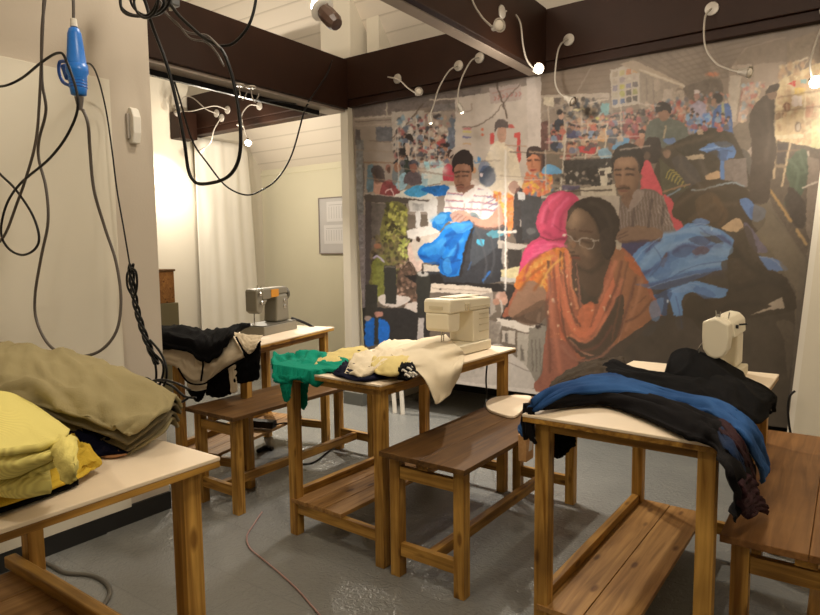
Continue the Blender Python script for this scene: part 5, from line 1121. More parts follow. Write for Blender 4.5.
st2 = heap('crumpled_garment', [[C_(314, 366, .015), C_(335, 363, .02), C_(358, 357, .02), C_(366, 352, .02)],
            [C_(318, 360, .025), C_(338, 355, .035), C_(356, 352, .035), C_(368, 349, .02)],
            [C_(322, 354, .02), C_(338, 350, .035), C_(352, 348, .035), C_(364, 347, .02)]], 'straw', zb=HC, seed=55, amp=.005, freq=(4, 4))
tag(st2, 'straw yellow cloth behind the teal garment on the middle table', 'clothing')
be0 = heap('crumpled_garment', [[C_(346, 372, .02), C_(362, 374, .03), C_(378, 368, .035), C_(396, 362, .03)],
            [C_(350, 364, .03), C_(368, 366, .035), C_(384, 362, .035), C_(402, 358, .03)],
            [C_(356, 354, .035), C_(374, 352, .045), C_(388, 350, .04), C_(404, 350, .03)]], 'beige', zb=HC+.012, seed=56, amp=.010, freq=(5, 5))
tag(be0, 'crumpled off-white cloth in the middle of the middle table', 'clothing')
bm = bmesh.new()
q_ = obj('dark_button', (lambda b_: (lathe(b_, [(.001, 0), (.007, .001), (.006, .004), (.001, .005)], C_(359, 351, .075), (0, 0, 1)), b_)[1])(bm), 'black', be0)
bei = sheet('draped_cloth', [
    [C_(386, 352, .02), C_(408, 344, .045), C_(430, 338, .062), C_(446, 336, .064)],
    [C_(394, 358, .03), C_(416, 352, .05), C_(436, 345, .064), C_(452, 342, .064)],
    [C_(402, 365, .03), C_(422, 361, .045), C_(442, 353, .062), C_(460, 349, .062)],
    [C_(412, 369, .02), C_(430, 367, .03), C_(450, 361, .03), C_(464, 356, .03)],
    [K(424, 380, 1.99), K(434, 380, 2.05), K(450, 372, 2.1), K(463, 364, 2.22)],
    [K(432, 396, 1.99), K(438, 398, 2.03), K(450, 390, 2.1), K(459, 376, 2.2)],
    [K(435, 403, 1.99), K(437, 404, 2.01), K(444, 398, 2.06), K(452, 388, 2.12)]], 'beige', th=.004, amp=.004, freq=(4, 4), seed=58, nu=12, nv=8)
tag(bei, 'beige cloth under the boxy cream machine hanging off the table edge', 'cloth')
be3 = heap('crumpled_garment', [[C_(372, 352, .012), C_(392, 356, .016), C_(408, 354, .012)], [C_(378, 346, .03), C_(396, 348, .03), C_(412, 346, .02)], [C_(386, 341, .02), C_(402, 340, .02), C_(420, 341, .012)]], 'beige', zb=HC, seed=59, amp=.006)
tag(be3, 'pale beige cloth at the far side of the middle table', 'cloth')

# --- right table: long trousers lying diagonally over the top and hanging off both sides
HD = TAB['D'][5]
def D_(x, y, dz=0): return px(x, y, 2, HD+dz)
def strip(name, centre, half, m, label, cat='trousers', th=.01, amp=.008, seed=0, freq=(10, 4), folds=None, parent=None, rows=5, nu=6, crown=.01):
    """a long cloth band: centre line of (x, y, z) with half-width vectors"""
    n = len(centre); net = []
    for i, (c, h) in enumerate(zip(centre, half)):
        c = Vector(c); h = Vector(h)
        net.append([c+h*k+Vector((0, 0, crown*(1-k*k))) for k in [-1+2*j/(rows-1) for j in range(rows)]])
    o = sheet(name, net, m, parent, th=th, amp=amp, freq=freq, seed=seed, nu=nu, nv=10, folds=folds, up=0)
    if label: tag(o, label, cat)
    return o
def inD(p, k='D', e=.014):
    x, y, a = TAB[k][:3]; a = R(a); dx, dy = p.x-x, p.y-y
    u = dx*math.cos(a)+dy*math.sin(a); v = -dx*math.sin(a)+dy*math.cos(a)
    return -e < u < TAB[k][3]+e and -e < v < TAB[k][4]+e
def HR(x, y, s=0): return px(x, y, 0, -.212+s)
def band(name, far, near, m, label, seed, th=.012, amp=.007, cat='trousers', dome=.012, rows=5, parent=None, folds=None):
    """cloth between a far edge line and a near edge line, both lists of world points"""
    net = []
    for a, b in zip(far, near):
        a = Vector(a); b = Vector(b)
        net.append([a.lerp(b, j/(rows-1))+Vector((0, 0, dome*math.sin(math.pi*j/(rows-1)))) for j in range(rows)])
    o = sheet(name, net, m, parent, th=th, amp=amp, freq=(9, 3.5), seed=seed, nu=8, nv=10, up=0, folds=folds, clear=lambda p: HD+.009+.004*(seed % 3) if inD(p) and p.z > HD-.06 else p.z)
    if label: tag(o, label, cat)
    return o
band('trousers', [K(524, 436, 1.74), K(520, 426, 1.80), D_(533, 404, .03), D_(560, 386, .045), D_(610, 378, .05), D_(660, 392, .045), D_(715, 404, .04), D_(740, 415, .045), HR(757, 436, .01), HR(765, 460, .012), HR(765, 473, .012)],
     [K(535, 436, 1.72), K(532, 424, 1.74), D_(540, 408, .02), D_(575, 394, .045), D_(625, 392, .05), D_(675, 404, .04), D_(712, 415, .04), D_(732, 428, .04), HR(746, 446, .012), HR(757, 470, .014), HR(760, 482, .014)],
     'blue', 'mid-blue denim trousers laid across the right table', 61, dome=.014)
band('trousers', [K(526, 440, 1.72), K(525, 420, 1.74), D_(540, 406, .02), D_(575, 392, .03), D_(630, 392, .03), D_(680, 408, .035), D_(718, 424, .025), HR(738, 440, .0), HR(750, 466, .0), HR(753, 488, .0), HR(752, 498, .0)],
     [K(536, 444, 1.70), K(535, 426, 1.70), D_(545, 410, .012), D_(600, 404, .014), D_(640, 416, .014), D_(680, 435, .012), D_(698, 440, .014), D_(716, 448, .014), HR(722, 474, .03), HR(735, 505, .03), HR(731, 518, .03)],
     'charcoal', 'black trousers along the near edge of the right table, under the blue ones', 62, dome=.02, folds=(3, .004, 1))
band('trousers', [HR(750, 478, .02), HR(755, 492, .025), HR(762, 505, .03), HR(766, 513, .03)],
     [HR(738, 484, .04), HR(738, 500, .04), HR(742, 512, .04), HR(746, 517, .04)], 'maroon', 'maroon cloth end hanging off the right table over the worn bench', 63, cat='clothing')
for sd, (dy, w_, m_, lb) in enumerate(((0, 5, 'maroon', 'maroon cloth edge showing just below the blue trousers'), (7, 4, 'denimdark', 'dark denim cloth edge showing below the maroon strip'))):
    fa = [D_(632, 396+dy, .035), D_(660, 403+dy, .035), D_(700, 412+dy, .04), D_(720, 420+dy, .035), HR(738-dy*.6, 440+dy, .018), HR(750-dy*.6, 470+dy, .02), HR(753-dy*.6, 484+dy, .02)]
    na = [D_(632, 396+dy+w_, .02), D_(660, 403+dy+w_, .02), D_(697, 412+dy+w_, .02), D_(716, 420+dy+w_, .025), HR(733-dy*.6, 445+dy, .018), HR(746-dy*.6, 473+dy, .02), HR(749-dy*.6, 487+dy, .02)]
    band('trousers', fa, na, m_, lb, 64+sd*20, cat='clothing', dome=.006, amp=.003)
# black layers behind
band('trousers', [D_(602, 372, .03), D_(616, 364, .05), D_(640, 373, .04), D_(672, 376, .04), D_(704, 370, .05), D_(735, 376, .04), D_(760, 386, .03), HR(773, 400, .0), HR(772, 412, .0)],
     [D_(596, 376, .02), D_(612, 380, .035), D_(650, 388, .035), D_(690, 396, .04), D_(720, 404, .04), D_(735, 412, .04), HR(754, 424, .0), HR(766, 410, .0), HR(768, 413, .0)],
     'blackc', 'black trousers spread over the far half of the right table', 65, dome=.02)
hb = heap('crumpled_garment', [
    [D_(664, 380, .04), D_(690, 384, .05), D_(722, 394, .045), D_(752, 402, .03)],
    [K(668, 366, 2.25), K(688, 364, 2.25), K(718, 372, 2.25), K(750, 386, 2.25)],
    [K(671, 355, 2.42), K(688, 350, 2.42), K(712, 356, 2.42), K(744, 374, 2.42)],
    [K(676, 357, 2.50), K(690, 352, 2.50), K(712, 359, 2.50), K(742, 374, 2.48)]], 'blackc', zb=HD+.03, seed=66, amp=.005, freq=(3, 4))
tag(hb, 'black garment bunched up in front of the small cream machine', 'clothing')
ta = sheet('folded_garment', [
    [D_(545, 398, .02), D_(575, 382, .045), D_(605, 376, .045), D_(622, 368, .03)],
    [D_(550, 390, .03), D_(580, 372, .055), D_(606, 366, .055), D_(624, 364, .03)],
    [D_(558, 382, .02), D_(582, 366, .05), D_(604, 361, .05), D_(622, 360, .02)]], 'taupe', th=.012, amp=.007, seed=67)
tag(ta, 'dull taupe cloth at the far left of the right table', 'clothing')
hk = sheet('hanging_garment', [[K(554, 432, 1.79), K(566, 434, 1.8), K(576, 432, 1.82)], [K(554, 446, 1.79), K(564, 448, 1.8), K(575, 444, 1.82)], [K(555, 457, 1.79), K(560, 458, 1.8), K(566, 452, 1.82)]], 'blackc', th=.01, amp=.006, seed=68)
tag(hk, 'black cloth end hanging beneath the left side of the right table', 'clothing')

# ------------------------------------------------------------------ sewing machines
M['mgrey'] = mat('grey_enamel_machine', (128, 122, 106), .4, metal=.2, var=.1)
M['mgrey2'] = mat('dark_grey_enamel', (92, 88, 78), .4, metal=.2)
M['mcream'] = mat('cream_plastic', (222, 212, 188), .4, var=.03)
M['mcream2'] = mat('aged_cream_plastic', (200, 188, 160), .45, var=.03)
M['orange'] = mat('orange_brass_plate', (190, 128, 40), .4)
M['steel'] = mat('polished_steel', (190, 188, 182), .25, metal=.9)
def machine(name, label, loc, rz, style):
    """local: +y along the arm from needle end to hand wheel, +x towards the operator"""
    t = thing(name, label, 'sewing machine', loc, rz)
    if style == 'vintage':
        L = .36
        obj('base', bm_box(-.09, 0, 0, .09, L+.02, .055), 'mgrey', t, bev=.006)
        obj('bed_plate', bm_box(-.085, .005, .0555, .085, L+.015, .061), 'mgrey2', t, bev=.002)
        bm = bmesh.new(); prism(bm, [(.20, .062), (.21, .20), (.205, .235), (.335, .24), (.345, .20), (.35, .062)], 0, -.05, .05)
        obj('column', bm, 'mgrey', t, bev=.012)
        bm = bmesh.new(); prism(bm, [(.06, .215), (.06, .27), (.075, .285), (.33, .285), (.345, .27), (.35, .2401), (.21, .2401), (.2, .225), (.12, .215)], 0, -.045, .045)
        obj('arm', bm, 'mgrey', t, bev=.01)
        bm = bmesh.new(); prism(bm, [(.0, .27), (.0, .15), (.03, .13), (.055, .135), (.075, .175), (.1, .19), (.12, .2149), (.0599, .2149), (.0599, .285), (.01, .285)], 0, -.042, .042)
        obj('head', bm, 'mgrey', t, bev=.008)
        bm = bmesh.new(); tube(bm, [(0, .03, .064), (0, .03, .14)], .004, 8, 0); box(bm, -.012, .02, .067, .012, .04, .071)
        obj('needle_bar', bm, 'steel', t)
        obj('front_plate', bm_box(.0455, .15, .225, .0485, .235, .275), 'orange', t, bev=.002)['label'] = 'orange brass front plate'
        bm = bmesh.new(); lathe(bm, [(.001, 0), (.045, .004), (.05, .012), (.045, .022), (.02, .03), (.001, .03)], (0, .3505, .235), (0, 1, 0), 28)
        obj('hand_wheel', bm, 'mgrey2', t, smooth=False)
        bm = bmesh.new()
        for y, z in ((.025, .255), (.04, .2), (.29, .2), (.29, .16)):
            bm = bmesh.new(); lathe(bm, [(.012, 0), (.012, .012), (.006, .016)], (.0445, y, z), (1, 0, 0), 14); obj('dial', bm, 'steel', t)
        bm = bmesh.new(); tube(bm, [(0, .07, .286), (0, .07, .305)], .003, 6, 0); obj('thread_pin', bm, 'steel', t); bm = bmesh.new(); tube(bm, [(0, .11, .286), (0, .11, .298)], .003, 6, 0)
        obj('thread_pin', bm, 'steel', t)
    elif style == 'boxy':
        L = .42
        obj('base', bm_box(-.09, -.02, 0, .085, L, .05), 'mcream', t, bev=.006)
        bm = bmesh.new(); prism(bm, [(.235, .0505), (.235, .215), (L-.004, .215), (L-.002, .0505)], 0, -.07, .075)
        obj('column', bm, 'mcream', t, bev=.006)
        bm = bmesh.new(); prism(bm, [(-.01, .27), (.0, .285), (L-.01, .275), (L, .262), (L, .2155), (.13, .2155), (.10, .2155), (-.01, .2155)], 0, -.075, .08)
        obj('arm', bm, 'mcream', t, bev=.008)
        bm = bmesh.new(); prism(bm, [(-.01, .2150), (.11, .2150), (.105, .135), (.09, .12), (.0, .125), (-.008, .14)], 0, -.065, .07)
        obj('head', bm, 'mcream', t, bev=.008)
        bm = bmesh.new(); tube(bm, [(0, .04, .053), (0, .04, .124)], .0035, 8, 0); box(bm, -.014, .02, .058, .02, .055, .063); tube(bm, [(.0, .06, .06), (0, .06, .125)], .003, 8, 0)
        obj('presser_foot', bm, 'steel', t)
        bm = bmesh.new()
        for z in (.10, .135, .165, .19): box(bm, .0755, .30, z, .079, .40, z+.004)
        box(bm, .0805, .16, .232, .0825, .40, .236)
        obj('stitch_panel_lines', bm, 'mcream2', t)
        bm = bmesh.new()
        for y in (.14, .17): box(bm, .0805, y, .222, .088, y+.012, .255)
        obj('tension_slot', bm, 'mcream2', t, bev=.001)
        bm = bmesh.new(); box(bm, -.05, .10, .284, .05, .34, .289)
        obj('lid', bm, 'mcream2', t, bev=.002)
        bm = bmesh.new(); lathe(bm, [(.04, 0), (.042, .012), (.036, .02)], (0, L+.0005, .2), (0, 1, 0), 24)
        obj('hand_wheel', bm, 'mcream2', t)
        bm = bmesh.new(); box(bm, -.04, -.0135, .235, .04, -.0105, .25)
        obj('face_plate', bm, 'mcream2', t)
    else:
        L = .36
        obj('base', bm_box(-.08, -.01, 0, .075, L, .045), 'mcream2', t, bev=.006)
        bm = bmesh.new(); prism(bm, [(.22, .0455), (.22, .19), (L, .19), (L, .0455)], 0, -.05, .05)
        obj('column', bm, 'mcream', t, bev=.01)
        # rounded arm seen end-on
        prof = [(-.055, .19), (-.055, .245), (-.04, .268), (-.01, .28), (.03, .275), (.055, .25), (.06, .19)]
        bm = bmesh.new(); prism(bm, prof, 1, .085, L); obj('arm', bm, 'mcream', t, bev=.008)
        prof = [(-.05, .15), (-.055, .20), (-.055, .262), (-.03, .272), (.0, .28), (.05, .255), (.052, .2), (.046, .15), (.03, .122), (.0, .112), (-.03, .122)]
        bm = bmesh.new(); prism(bm, prof, 1, -.01, .0845); obj('head', bm, 'mcream', t, bev=.008)
        bm = bmesh.new(); tube(bm, [(0, .03, .05), (0, .03, .115)], .0035, 8, 0); box(bm, -.012, .015, .052, .016, .045, .057)
        obj('presser_foot', bm, 'steel', t)
        bm = bmesh.new(); tube(bm, [(-.055, .02, .17), (-.07, .02, .15), (-.072, .02, .125)], .004, 8)
        obj('lifting_lever', bm, 'steel', t)
        bm = bmesh.new(); tube(bm, [(-.01, .05, .275), (-.014, .05, .305)], .003, 6, 0); tube(bm, [(.0, .06, .275), (.004, .06, .30)], .003, 6, 0); lathe(bm, [(.008, 0), (.008, .01)], (-.005, .055, .28), (0, 0, 1), 12)
        tube(bm, [(.03, .09, .27), (.034, .09, .295)], .003, 6, 0)
        obj('thread_guide', bm, 'steel', t)
        bm = bmesh.new(); tube(bm, [(.055, .2, .235), (.09, .2, .24)], .004, 8, 0); obj('spool_pin', bm, 'black', t); bm = bmesh.new(); lathe(bm, [(.008, 0), (.008, .012)], (.055, .12, .235), (1, 0, 0), 12)
        obj('spool_pin', bm, 'black', t)
        bm = bmesh.new(); lathe(bm, [(.035, 0), (.037, .012), (.03, .02)], (0, L+.0005, .19), (0, 1, 0), 24)
        obj('hand_wheel', bm, 'mcream2', t)
    return t
machine('sewing_machine', 'old grey metal sewing machine with an orange plate on the back left table', T('B', .29, .40, HB), R(14), 'vintage').scale = (.95, .95, .95)
machine('sewing_machine', 'boxy cream sewing machine on the middle table', T('C', .42, .62, HC+.004), R(-2), 'boxy').scale = (.96, .86, .95)
machine('sewing_machine', 'small round-shouldered cream sewing machine on the right table', T('D', .39, .71, HD+.001), R(-1), 'round').scale = (.80, .86, .86)
# ------------------------------------------------------------------ gooseneck lamps on the beams
def gooseneck(label, wall, ax, val, path, headp, face, lit=0, group='gooseneck lamps along the beams', hr=.022):
    """wall: pixel of the disc on plane coordinate[ax]=val; path: (x, y, depth) pixels; headp: socket start; face: direction"""
    w0 = px(wall[0], wall[1], ax, val)
    nrm = Vector((0, -1, 0)) if ax == 1 else Vector((1, 0, 0))
    t = thing('gooseneck_lamp', label, 'lamp', w0, 0, group)
    bm = bmesh.new(); lathe(bm, [(.034, 0), (.036, .006), (.034, .011), (.012, .015), (.001, .016)], (0, 0, 0), nrm, 28)
    obj('wall_plate', bm, 'lampgrey', t)
    pts = [w0+nrm*.012]+[px(a, b, 1, c) for a, b, c in path]
    bm = bmesh.new(); tube(bm, [p-w0 for p in pts], .0052, 8, 8); obj('flexible_neck', bm, 'lampgrey', t, smooth=True)
    e = pts[-1]; f = Vector(face).normalized()
    bm = bmesh.new(); lathe(bm, [(.006, -.012), (.014, -.006), (.017, .012), (.018, .022), (hr+.006, .045), (hr+.008, .052), (hr+.004, .053), (.014, .03)], e-w0, f, 24)
    obj('lamp_head', bm, 'lampgrey', t)
    bm = bmesh.new(); lathe(bm, [(.012, .03), (hr, .046), (hr*.9, .053), (hr*.5, .058), (.001, .06)], e-w0, f, 20)
    b = obj('bulb', bm, 'bulb' if lit == 2 else ('bulb_soft' if lit == 1 else 'bulb_off'), t, smooth=True)
    return t
Yb = 3.829
gooseneck('gooseneck lamp at the left end of the beam, its neck folded short', (398, 79), 1, Yb, [(388, 77, 3.74), (399, 80, 3.72), (408, 88, 3.70), (417, 94, 3.68)], None, (.6, -.5, .1))
gooseneck('gooseneck lamp second from the left above the banner, hanging down lit', (459, 66), 1, Yb, [(449, 71, 3.74), (439, 88, 3.68), (434, 104, 3.64), (430, 115, 3.62)], None, (.0, .15, -1), 1, hr=.012)
gooseneck('gooseneck lamp third from the left above the banner, hanging down lit', (480, 58), 1, Yb, [(471, 61, 3.74), (462, 78, 3.68), (458, 94, 3.64), (459, 105, 3.62)], None, (.25, .2, -.8), 1, hr=.012)
gooseneck('brightly lit gooseneck lamp curving down from the cross beam', (501, 12), 0, -1.659, [(512, 12, 3.40), (520, 22, 3.38), (523, 45, 3.36), (527, 60, 3.35), (535, 70, 3.34)], None, (.75, -.65, -.1), 2)
gooseneck('gooseneck lamp right of the cross beam with a long straight drop', (569, 40), 1, Yb, [(561, 44, 3.74), (557, 56, 3.70), (555, 80, 3.68), (559, 92, 3.66), (566, 98, 3.64)], None, (.8, -.1, -.5))
gooseneck('gooseneck lamp high on the right beam with a wide curve', (712, 9), 1, Yb, [(705, 18, 3.76), (705, 45, 3.70), (715, 62, 3.66), (728, 69, 3.62), (740, 72, 3.58)], None, (.9, -.35, -.25))
gooseneck('bright gooseneck lamp at the right edge of the picture', (828, 10), 1, Yb, [(822, 26, 3.76), (814, 48, 3.68), (810, 64, 3.62), (812, 80, 3.58)], None, (.35, -.8, -.4), 2)
# lamp whose neck enters from the top of the picture
gooseneck('gooseneck lamp low on the cross beam with a wide cylinder head', (468, -14), 0, -1.659, [(473, 2, 2.9), (482, 17, 2.88), (490, 25, 2.87), (494, 28, 2.87)], None, (.85, -.5, -.05), hr=.026)
# far-left beam
gl = 'gooseneck lamps on the far left beam'
gooseneck('gooseneck lamp on the far left beam, leftmost disc', (217, 113.5), 1, Yb, [(206, 109, 3.74), (193, 98, 3.70), (184, 97, 3.68), (180, 104, 3.66)], None, (-.6, -.4, -.6), group=gl)
gooseneck('lit gooseneck lamp at the left end of the far beam', (228, 110), 1, Yb, [(216, 106, 3.74), (204, 108, 3.68), (192, 111, 3.62), (180, 111, 3.60)], None, (-.9, -.1, -.3), 2, group=gl)
gooseneck('gooseneck lamp on the far left beam, rightmost disc', (260, 106), 1, Yb, [(250, 105, 3.76), (243, 112, 3.72), (241, 120, 3.70)], None, (-.1, -.2, -1), group=gl)
gooseneck('lit gooseneck lamp drooping below the far left beam', (242, 88), 1, Yb, [(238, 104, 3.74), (244, 128, 3.72), (248, 140, 3.72)], None, (.5, -.4, -.5), 1, group=gl)
gooseneck('lit gooseneck lamp hanging lowest under the far left beam', (222, 118), 1, Yb, [(214, 130, 3.76), (211, 142, 3.74), (204, 149, 3.74)], None, (-.5, -.4, -.6), 1, group=gl)
# brown bullet spotlight near the ceiling
s0 = px(321, 8, 1, 2.75)
t = thing('spotlight', 'brown hooded spotlight glowing near the plank ceiling', 'spotlight', s0)
dr = (px(336, 24, 1, 2.75)-s0).normalized()
bm = bmesh.new(); lathe(bm, [(.042, .0), (.05, .05), (.05, .10), (.036, .135), (.001, .14)], dr*.03, dr, 10); obj('housing', bm, mat('brown_lamp_metal', (74, 54, 44), .4), t)
bm = bmesh.new(); lathe(bm, [(.04, .0), (.07, .004), (.072, .012), (.05, .016)], dr*.004, dr, 26); obj('rim', bm, 'white', t)
bm = bmesh.new(); lathe(bm, [(.001, -.06), (.034, -.05), (.052, -.02), (.05, 0), (.04, .004)], (0, 0, 0), dr, 20); obj('bulb', bm, 'bulb', t, smooth=True)
bm = bmesh.new(); tube(bm, [dr*.05+Vector((0, 0, .045)), dr*.04+Vector((.01, 0, .2)), Vector((.02, 0, 4.0-s0.z-.2))], .008, 8); tube(bm, [dr*.05+Vector((0, 0, .04)), dr*.05+Vector((0, .01, .06))], .012, 8); obj('stem', bm, 'beam_under', t)
# black cable rail under the left cross beam
bm = bmesh.new(); box(bm, -3.475, 1.2, 2.29, -3.445, 3.66, 2.3245)
o = obj('cable_rail', bm, 'black'); tag(o, 'long black rail fixed under the left cross beam', 'rail')
# two white hooks under that beam
for k, (a, b, l_) in enumerate(((239, 85, 'pale cable clip under the left cross beam, nearer one'), (251, 87, 'pale cable clip under the left cross beam, farther one'))):
    c = px(a, b, 2, 2.315); bm = bmesh.new(); lathe(bm, [(.001, .018), (.03, .016), (.034, .006), (.02, 0), (.001, 0)], c-Vector((0, 0, .01)), (0, 0, 1), 20)
    t = thing('cable_clip', l_, 'clip', c, 0, None); obj('disc', bm, 'lampgrey', t).location = -c
    bm = bmesh.new(); tube(bm, [px(a, b, 2, 2.305), px(a+1, b+9, 1, c.y), px(a+4, b+15, 1, c.y), px(a+8, b+7, 1, c.y)], .004, 6); obj('cord', bm, 'lampgrey', t, smooth=True).location = -c
# ------------------------------------------------------------------ alcove: curtain, cabinet, picture
net = []
for z in (2.35, 1.8, 1.2, .6, .12):
    net.append([Vector((-5.27+.007*math.sin(k*2.4+z)+.0*z, 3.84+k*(.66+.05*(2.3-z))/11, min(z, ZR(3.84+k*.06)-.12))) for k in range(12)])
o = sheet('curtain', net, 'white', th=.004, amp=.006, freq=(2, 5), seed=71, nu=4, nv=6, up=0)
tag(o, 'white curtain hanging against the far left alcove wall', 'curtain')
c0 = px(167, 323, 1, 3.3); cz1 = 1.093
t = thing('cabinet', 'brown wooden cabinet half hidden behind the pillar', 'cabinet', (-5.15, 3.25, 0))
obj('body', bm_box(-.14, -.17, .80, .15, .13, 1.08), wood('cabinet_wood', (150, 104, 56), (110, 70, 32), 0, .4), t, bev=.004)
obj('top', bm_box(-.15, -.18, 1.0805, .16, .14, 1.10), 'seat', t, bev=.003)
obj('lower_body', bm_box(-.16, -.19, 0, .17, .15, .7995), mat('olive_brown_paint', (92, 82, 54), .6), t, bev=.004)
obj('drawer_front', bm_box(-.12, -.182, .83, .13, -.171, 1.05), wood('drawer_wood', (160, 112, 62), (120, 78, 36), 0, .4), t, bev=.002)
# framed notice on the back wall
a = px(317.5, 198, 1, 4.72); b = px(319.5, 254, 1, 4.72)
t = thing('framed_notice', 'grey framed notice with two small pages on the cream back wall', 'picture', (a.x, 4.745, b.z))
hz = a.z-b.z; wz = .56
obj('mount', bm_box(.008, -.012, .008, wz-.008, -.002, hz-.008), mat('notice_paper', (186, 182, 180), .6, var=.02), t)
bm = bmesh.new(); box(bm, 0, -.02, 0, .010, 0, hz); box(bm, wz-.010, -.02, 0, wz, 0, hz); box(bm, .010, -.02, 0, wz-.010, 0, .010); box(bm, .010, -.02, hz-.010, wz-.010, 0, hz)
obj('frame', bm, mat('frame_grey', (134, 122, 116), .4), t)
M['page'] = mat('white_page', (206, 202, 200), .6); M['ink'] = mat('faded_grey_ink', (168, 164, 162), .7)
for (x0, z0, x1, z1) in ((.11, hz*.57, .40, hz*.92), (.07, hz*.18, .36, hz*.51)):
    pg = obj('page', bm_box(x0, -.0145, z0, x1, -.0125, z1), 'page', t)
    bm = bmesh.new()
    for k in range(7): box(bm, x0+.03+k*.034, -.0155, z0+.03, x0+.034+k*.034, -.0146, z1-.05)
    box(bm, x0+.03, -.0155, z1-.035, x1-.03, -.0146, z1-.03)
    obj('printed_lines', bm, 'ink', pg)
# white motion sensor on the pillar
c = px(133, 144, 0, LX+.001)
t = thing('wall_sensor', 'small white wedge-shaped sensor on the pillar', 'sensor', c)
bm = bmesh.new(); prism(bm, [(0, .0), (.028, 0), (.04, .045), (.042, .115), (.028, .15), (.012, .16), (0, .155)], 1, -.018, .02)
obj('cover', bm, 'white', t, bev=.004)
bm = bmesh.new(); box(bm, .0, -.030, .02, .014, -.0185, .13); obj('bracket', bm, 'lampgrey', t, bev=.001)
# ------------------------------------------------------------------ board and pad on the bench, paper tag
HBc = BEN['C'][5]
pts = [(486, 405), (487, 401), (493, 397.5), (504, 395.5), (520, 395), (531, 396), (529, 401), (522, 410), (515, 415.5), (506, 415), (496, 412), (489, 409)]
ring = [P(a, b, HBc+.014) for a, b in pts]
bm = bmesh.new(); prism(bm, [(p.x, p.y) for p in cr([(p.x, p.y, 0) for p in ring], 4, True)], 2, HBc+.0015, HBc+.014)
o = obj('seat_pad', bm, 'paletop', bev=.003); tag(o, 'round-cornered white board lying on the far end of the bench', 'board')
c = T('C', 0, 0, 0, BEN)
o = obj('wood_block', bm_box(-1.064, 2.215, .415, -1.028, 2.285, .522), 'pale_wood', bev=.003); tag(o, 'pale unpainted wood block with a paper tag at the side of the middle bench', 'block')
bm = bmesh.new(); prism(bm, [(2.235, .455), (2.25, .515), (2.272, .525), (2.266, .455)], 0, -1.0275, -1.0255)
obj('paper_tag', bm, 'page', o)
# ------------------------------------------------------------------ white folding stand feet behind the middle table
t = thing('stand', 'two pale metal feet behind the middle table', 'stand', (-2.86, 3.86, 0))
for (a, b) in (((391, 392), (395, 412)), ((399, 392), (403, 414))):
    p0 = px(a[0], a[1], 1, 3.84); p1 = px(b[0], b[1], 1, 3.8); p1.z = .0
    p0 = p1+(p0-p1)*1.0
    bm = bmesh.new(); tube(bm, [p1-t.location, p0+Vector((0, 0, .35))-t.location], .017, 10, 0); obj('leg', bm, 'white', t, smooth=False)
bm = bmesh.new(); tube(bm, [px(391, 372, 1, 3.84)-t.location, px(420, 372, 1, 3.84)-t.location], .012, 8, 0); obj('crossbar', bm, 'white', t)
# ------------------------------------------------------------------ power strip and cords
sh = T('B', .16, .42, .167)
t = thing('power_strip', 'black power strip on the shelf of the back left table', 'power strip', px(260, 427, 2, .18), R(20))
obj('body', bm_box(-.10, -.03, 0, .10, .03, .045), 'black', t, bev=.006)
bm = bmesh.new(); tube(bm, [(.10, 0, .02), (.16, .02, .03), (.2, .04, .01)], .005, 6); obj('cord', bm, 'cable', t, smooth=True)
def cable(label, pts, r, m='cable', name='cable', cat='cable', smooth=8, group=None, closed=False):
    bm = bmesh.new(); tube(bm, pts, r, 8, smooth, closed)
    return tag(obj(name, bm, m, smooth=True), label, cat, group)
F = lambda a, b: px(a, b, 2, .006)
cable('thin dark cord trailing on the floor under the back bench', [F(246, 478), F(262, 468), F(280, 462), F(298, 464), F(314, 462), F(330, 450), F(345, 440)], .005)
o = cable('small dark plug lying on the floor under the back bench', [px(258, 451, 2, .012), px(266, 447, 2, .012), px(272, 449, 2, .012)], .014, 'black', 'plug', 'plug', 3)
cable('grey cord curving over the floor by the left skirting', [F(34, 558), F(52, 566), F(66, 573), F(88, 575), F(102, 580), F(110, 590), F(106, 602), F(94, 614), F(84, 624)], .009, mat('floor_grey_cord', (96, 92, 84), .5))
cable('thin cord dropping behind the middle table', [px(487, 365, 1, 2.94), px(486, 380, 1, 2.95), px(487, 398, 1, 2.97), px(485, 408, 1, 2.98), F(484, 440)], .005)
cable('black cord looped at the leg of the right table', [px(706, 462, 1, 1.75), px(702, 470, 1, 1.78), px(701, 482, 1, 1.8), px(705, 490, 1, 1.78), px(707, 498, 1, 1.76)], .004)
cable('power lead from the grey sewing machine over the table edge', [px(291, 318, 1, 2.86), px(300, 321, 1, 2.9), px(311, 326, 1, 2.93), px(318, 331, 1, 2.95), px(321, 338, 1, 2.93), px(322, 348, 1, 2.93)], .009)
cable('thin dark loop of cord beside the white panel on the right', [px(795, 391, 1, 3.71), px(790, 396, 1, 3.70), px(788, 408, 1, 3.70), px(789, 424, 1, 3.70), px(792, 440, 1, 3.70)], .006)
# reddish reflection along a floor paint crack, added as a thin tube
cable('thin pinkish painted reflection along a crack in the grey floor', [F(262, 512), F(254, 524), F(247, 536), F(250, 548), F(264, 560), F(282, 575), F(298, 590), F(312, 606), F(326, 622)], .003, mat('pinkish_glint', (168, 130, 124), .4), 'crack_reflection', 'painted reflection')
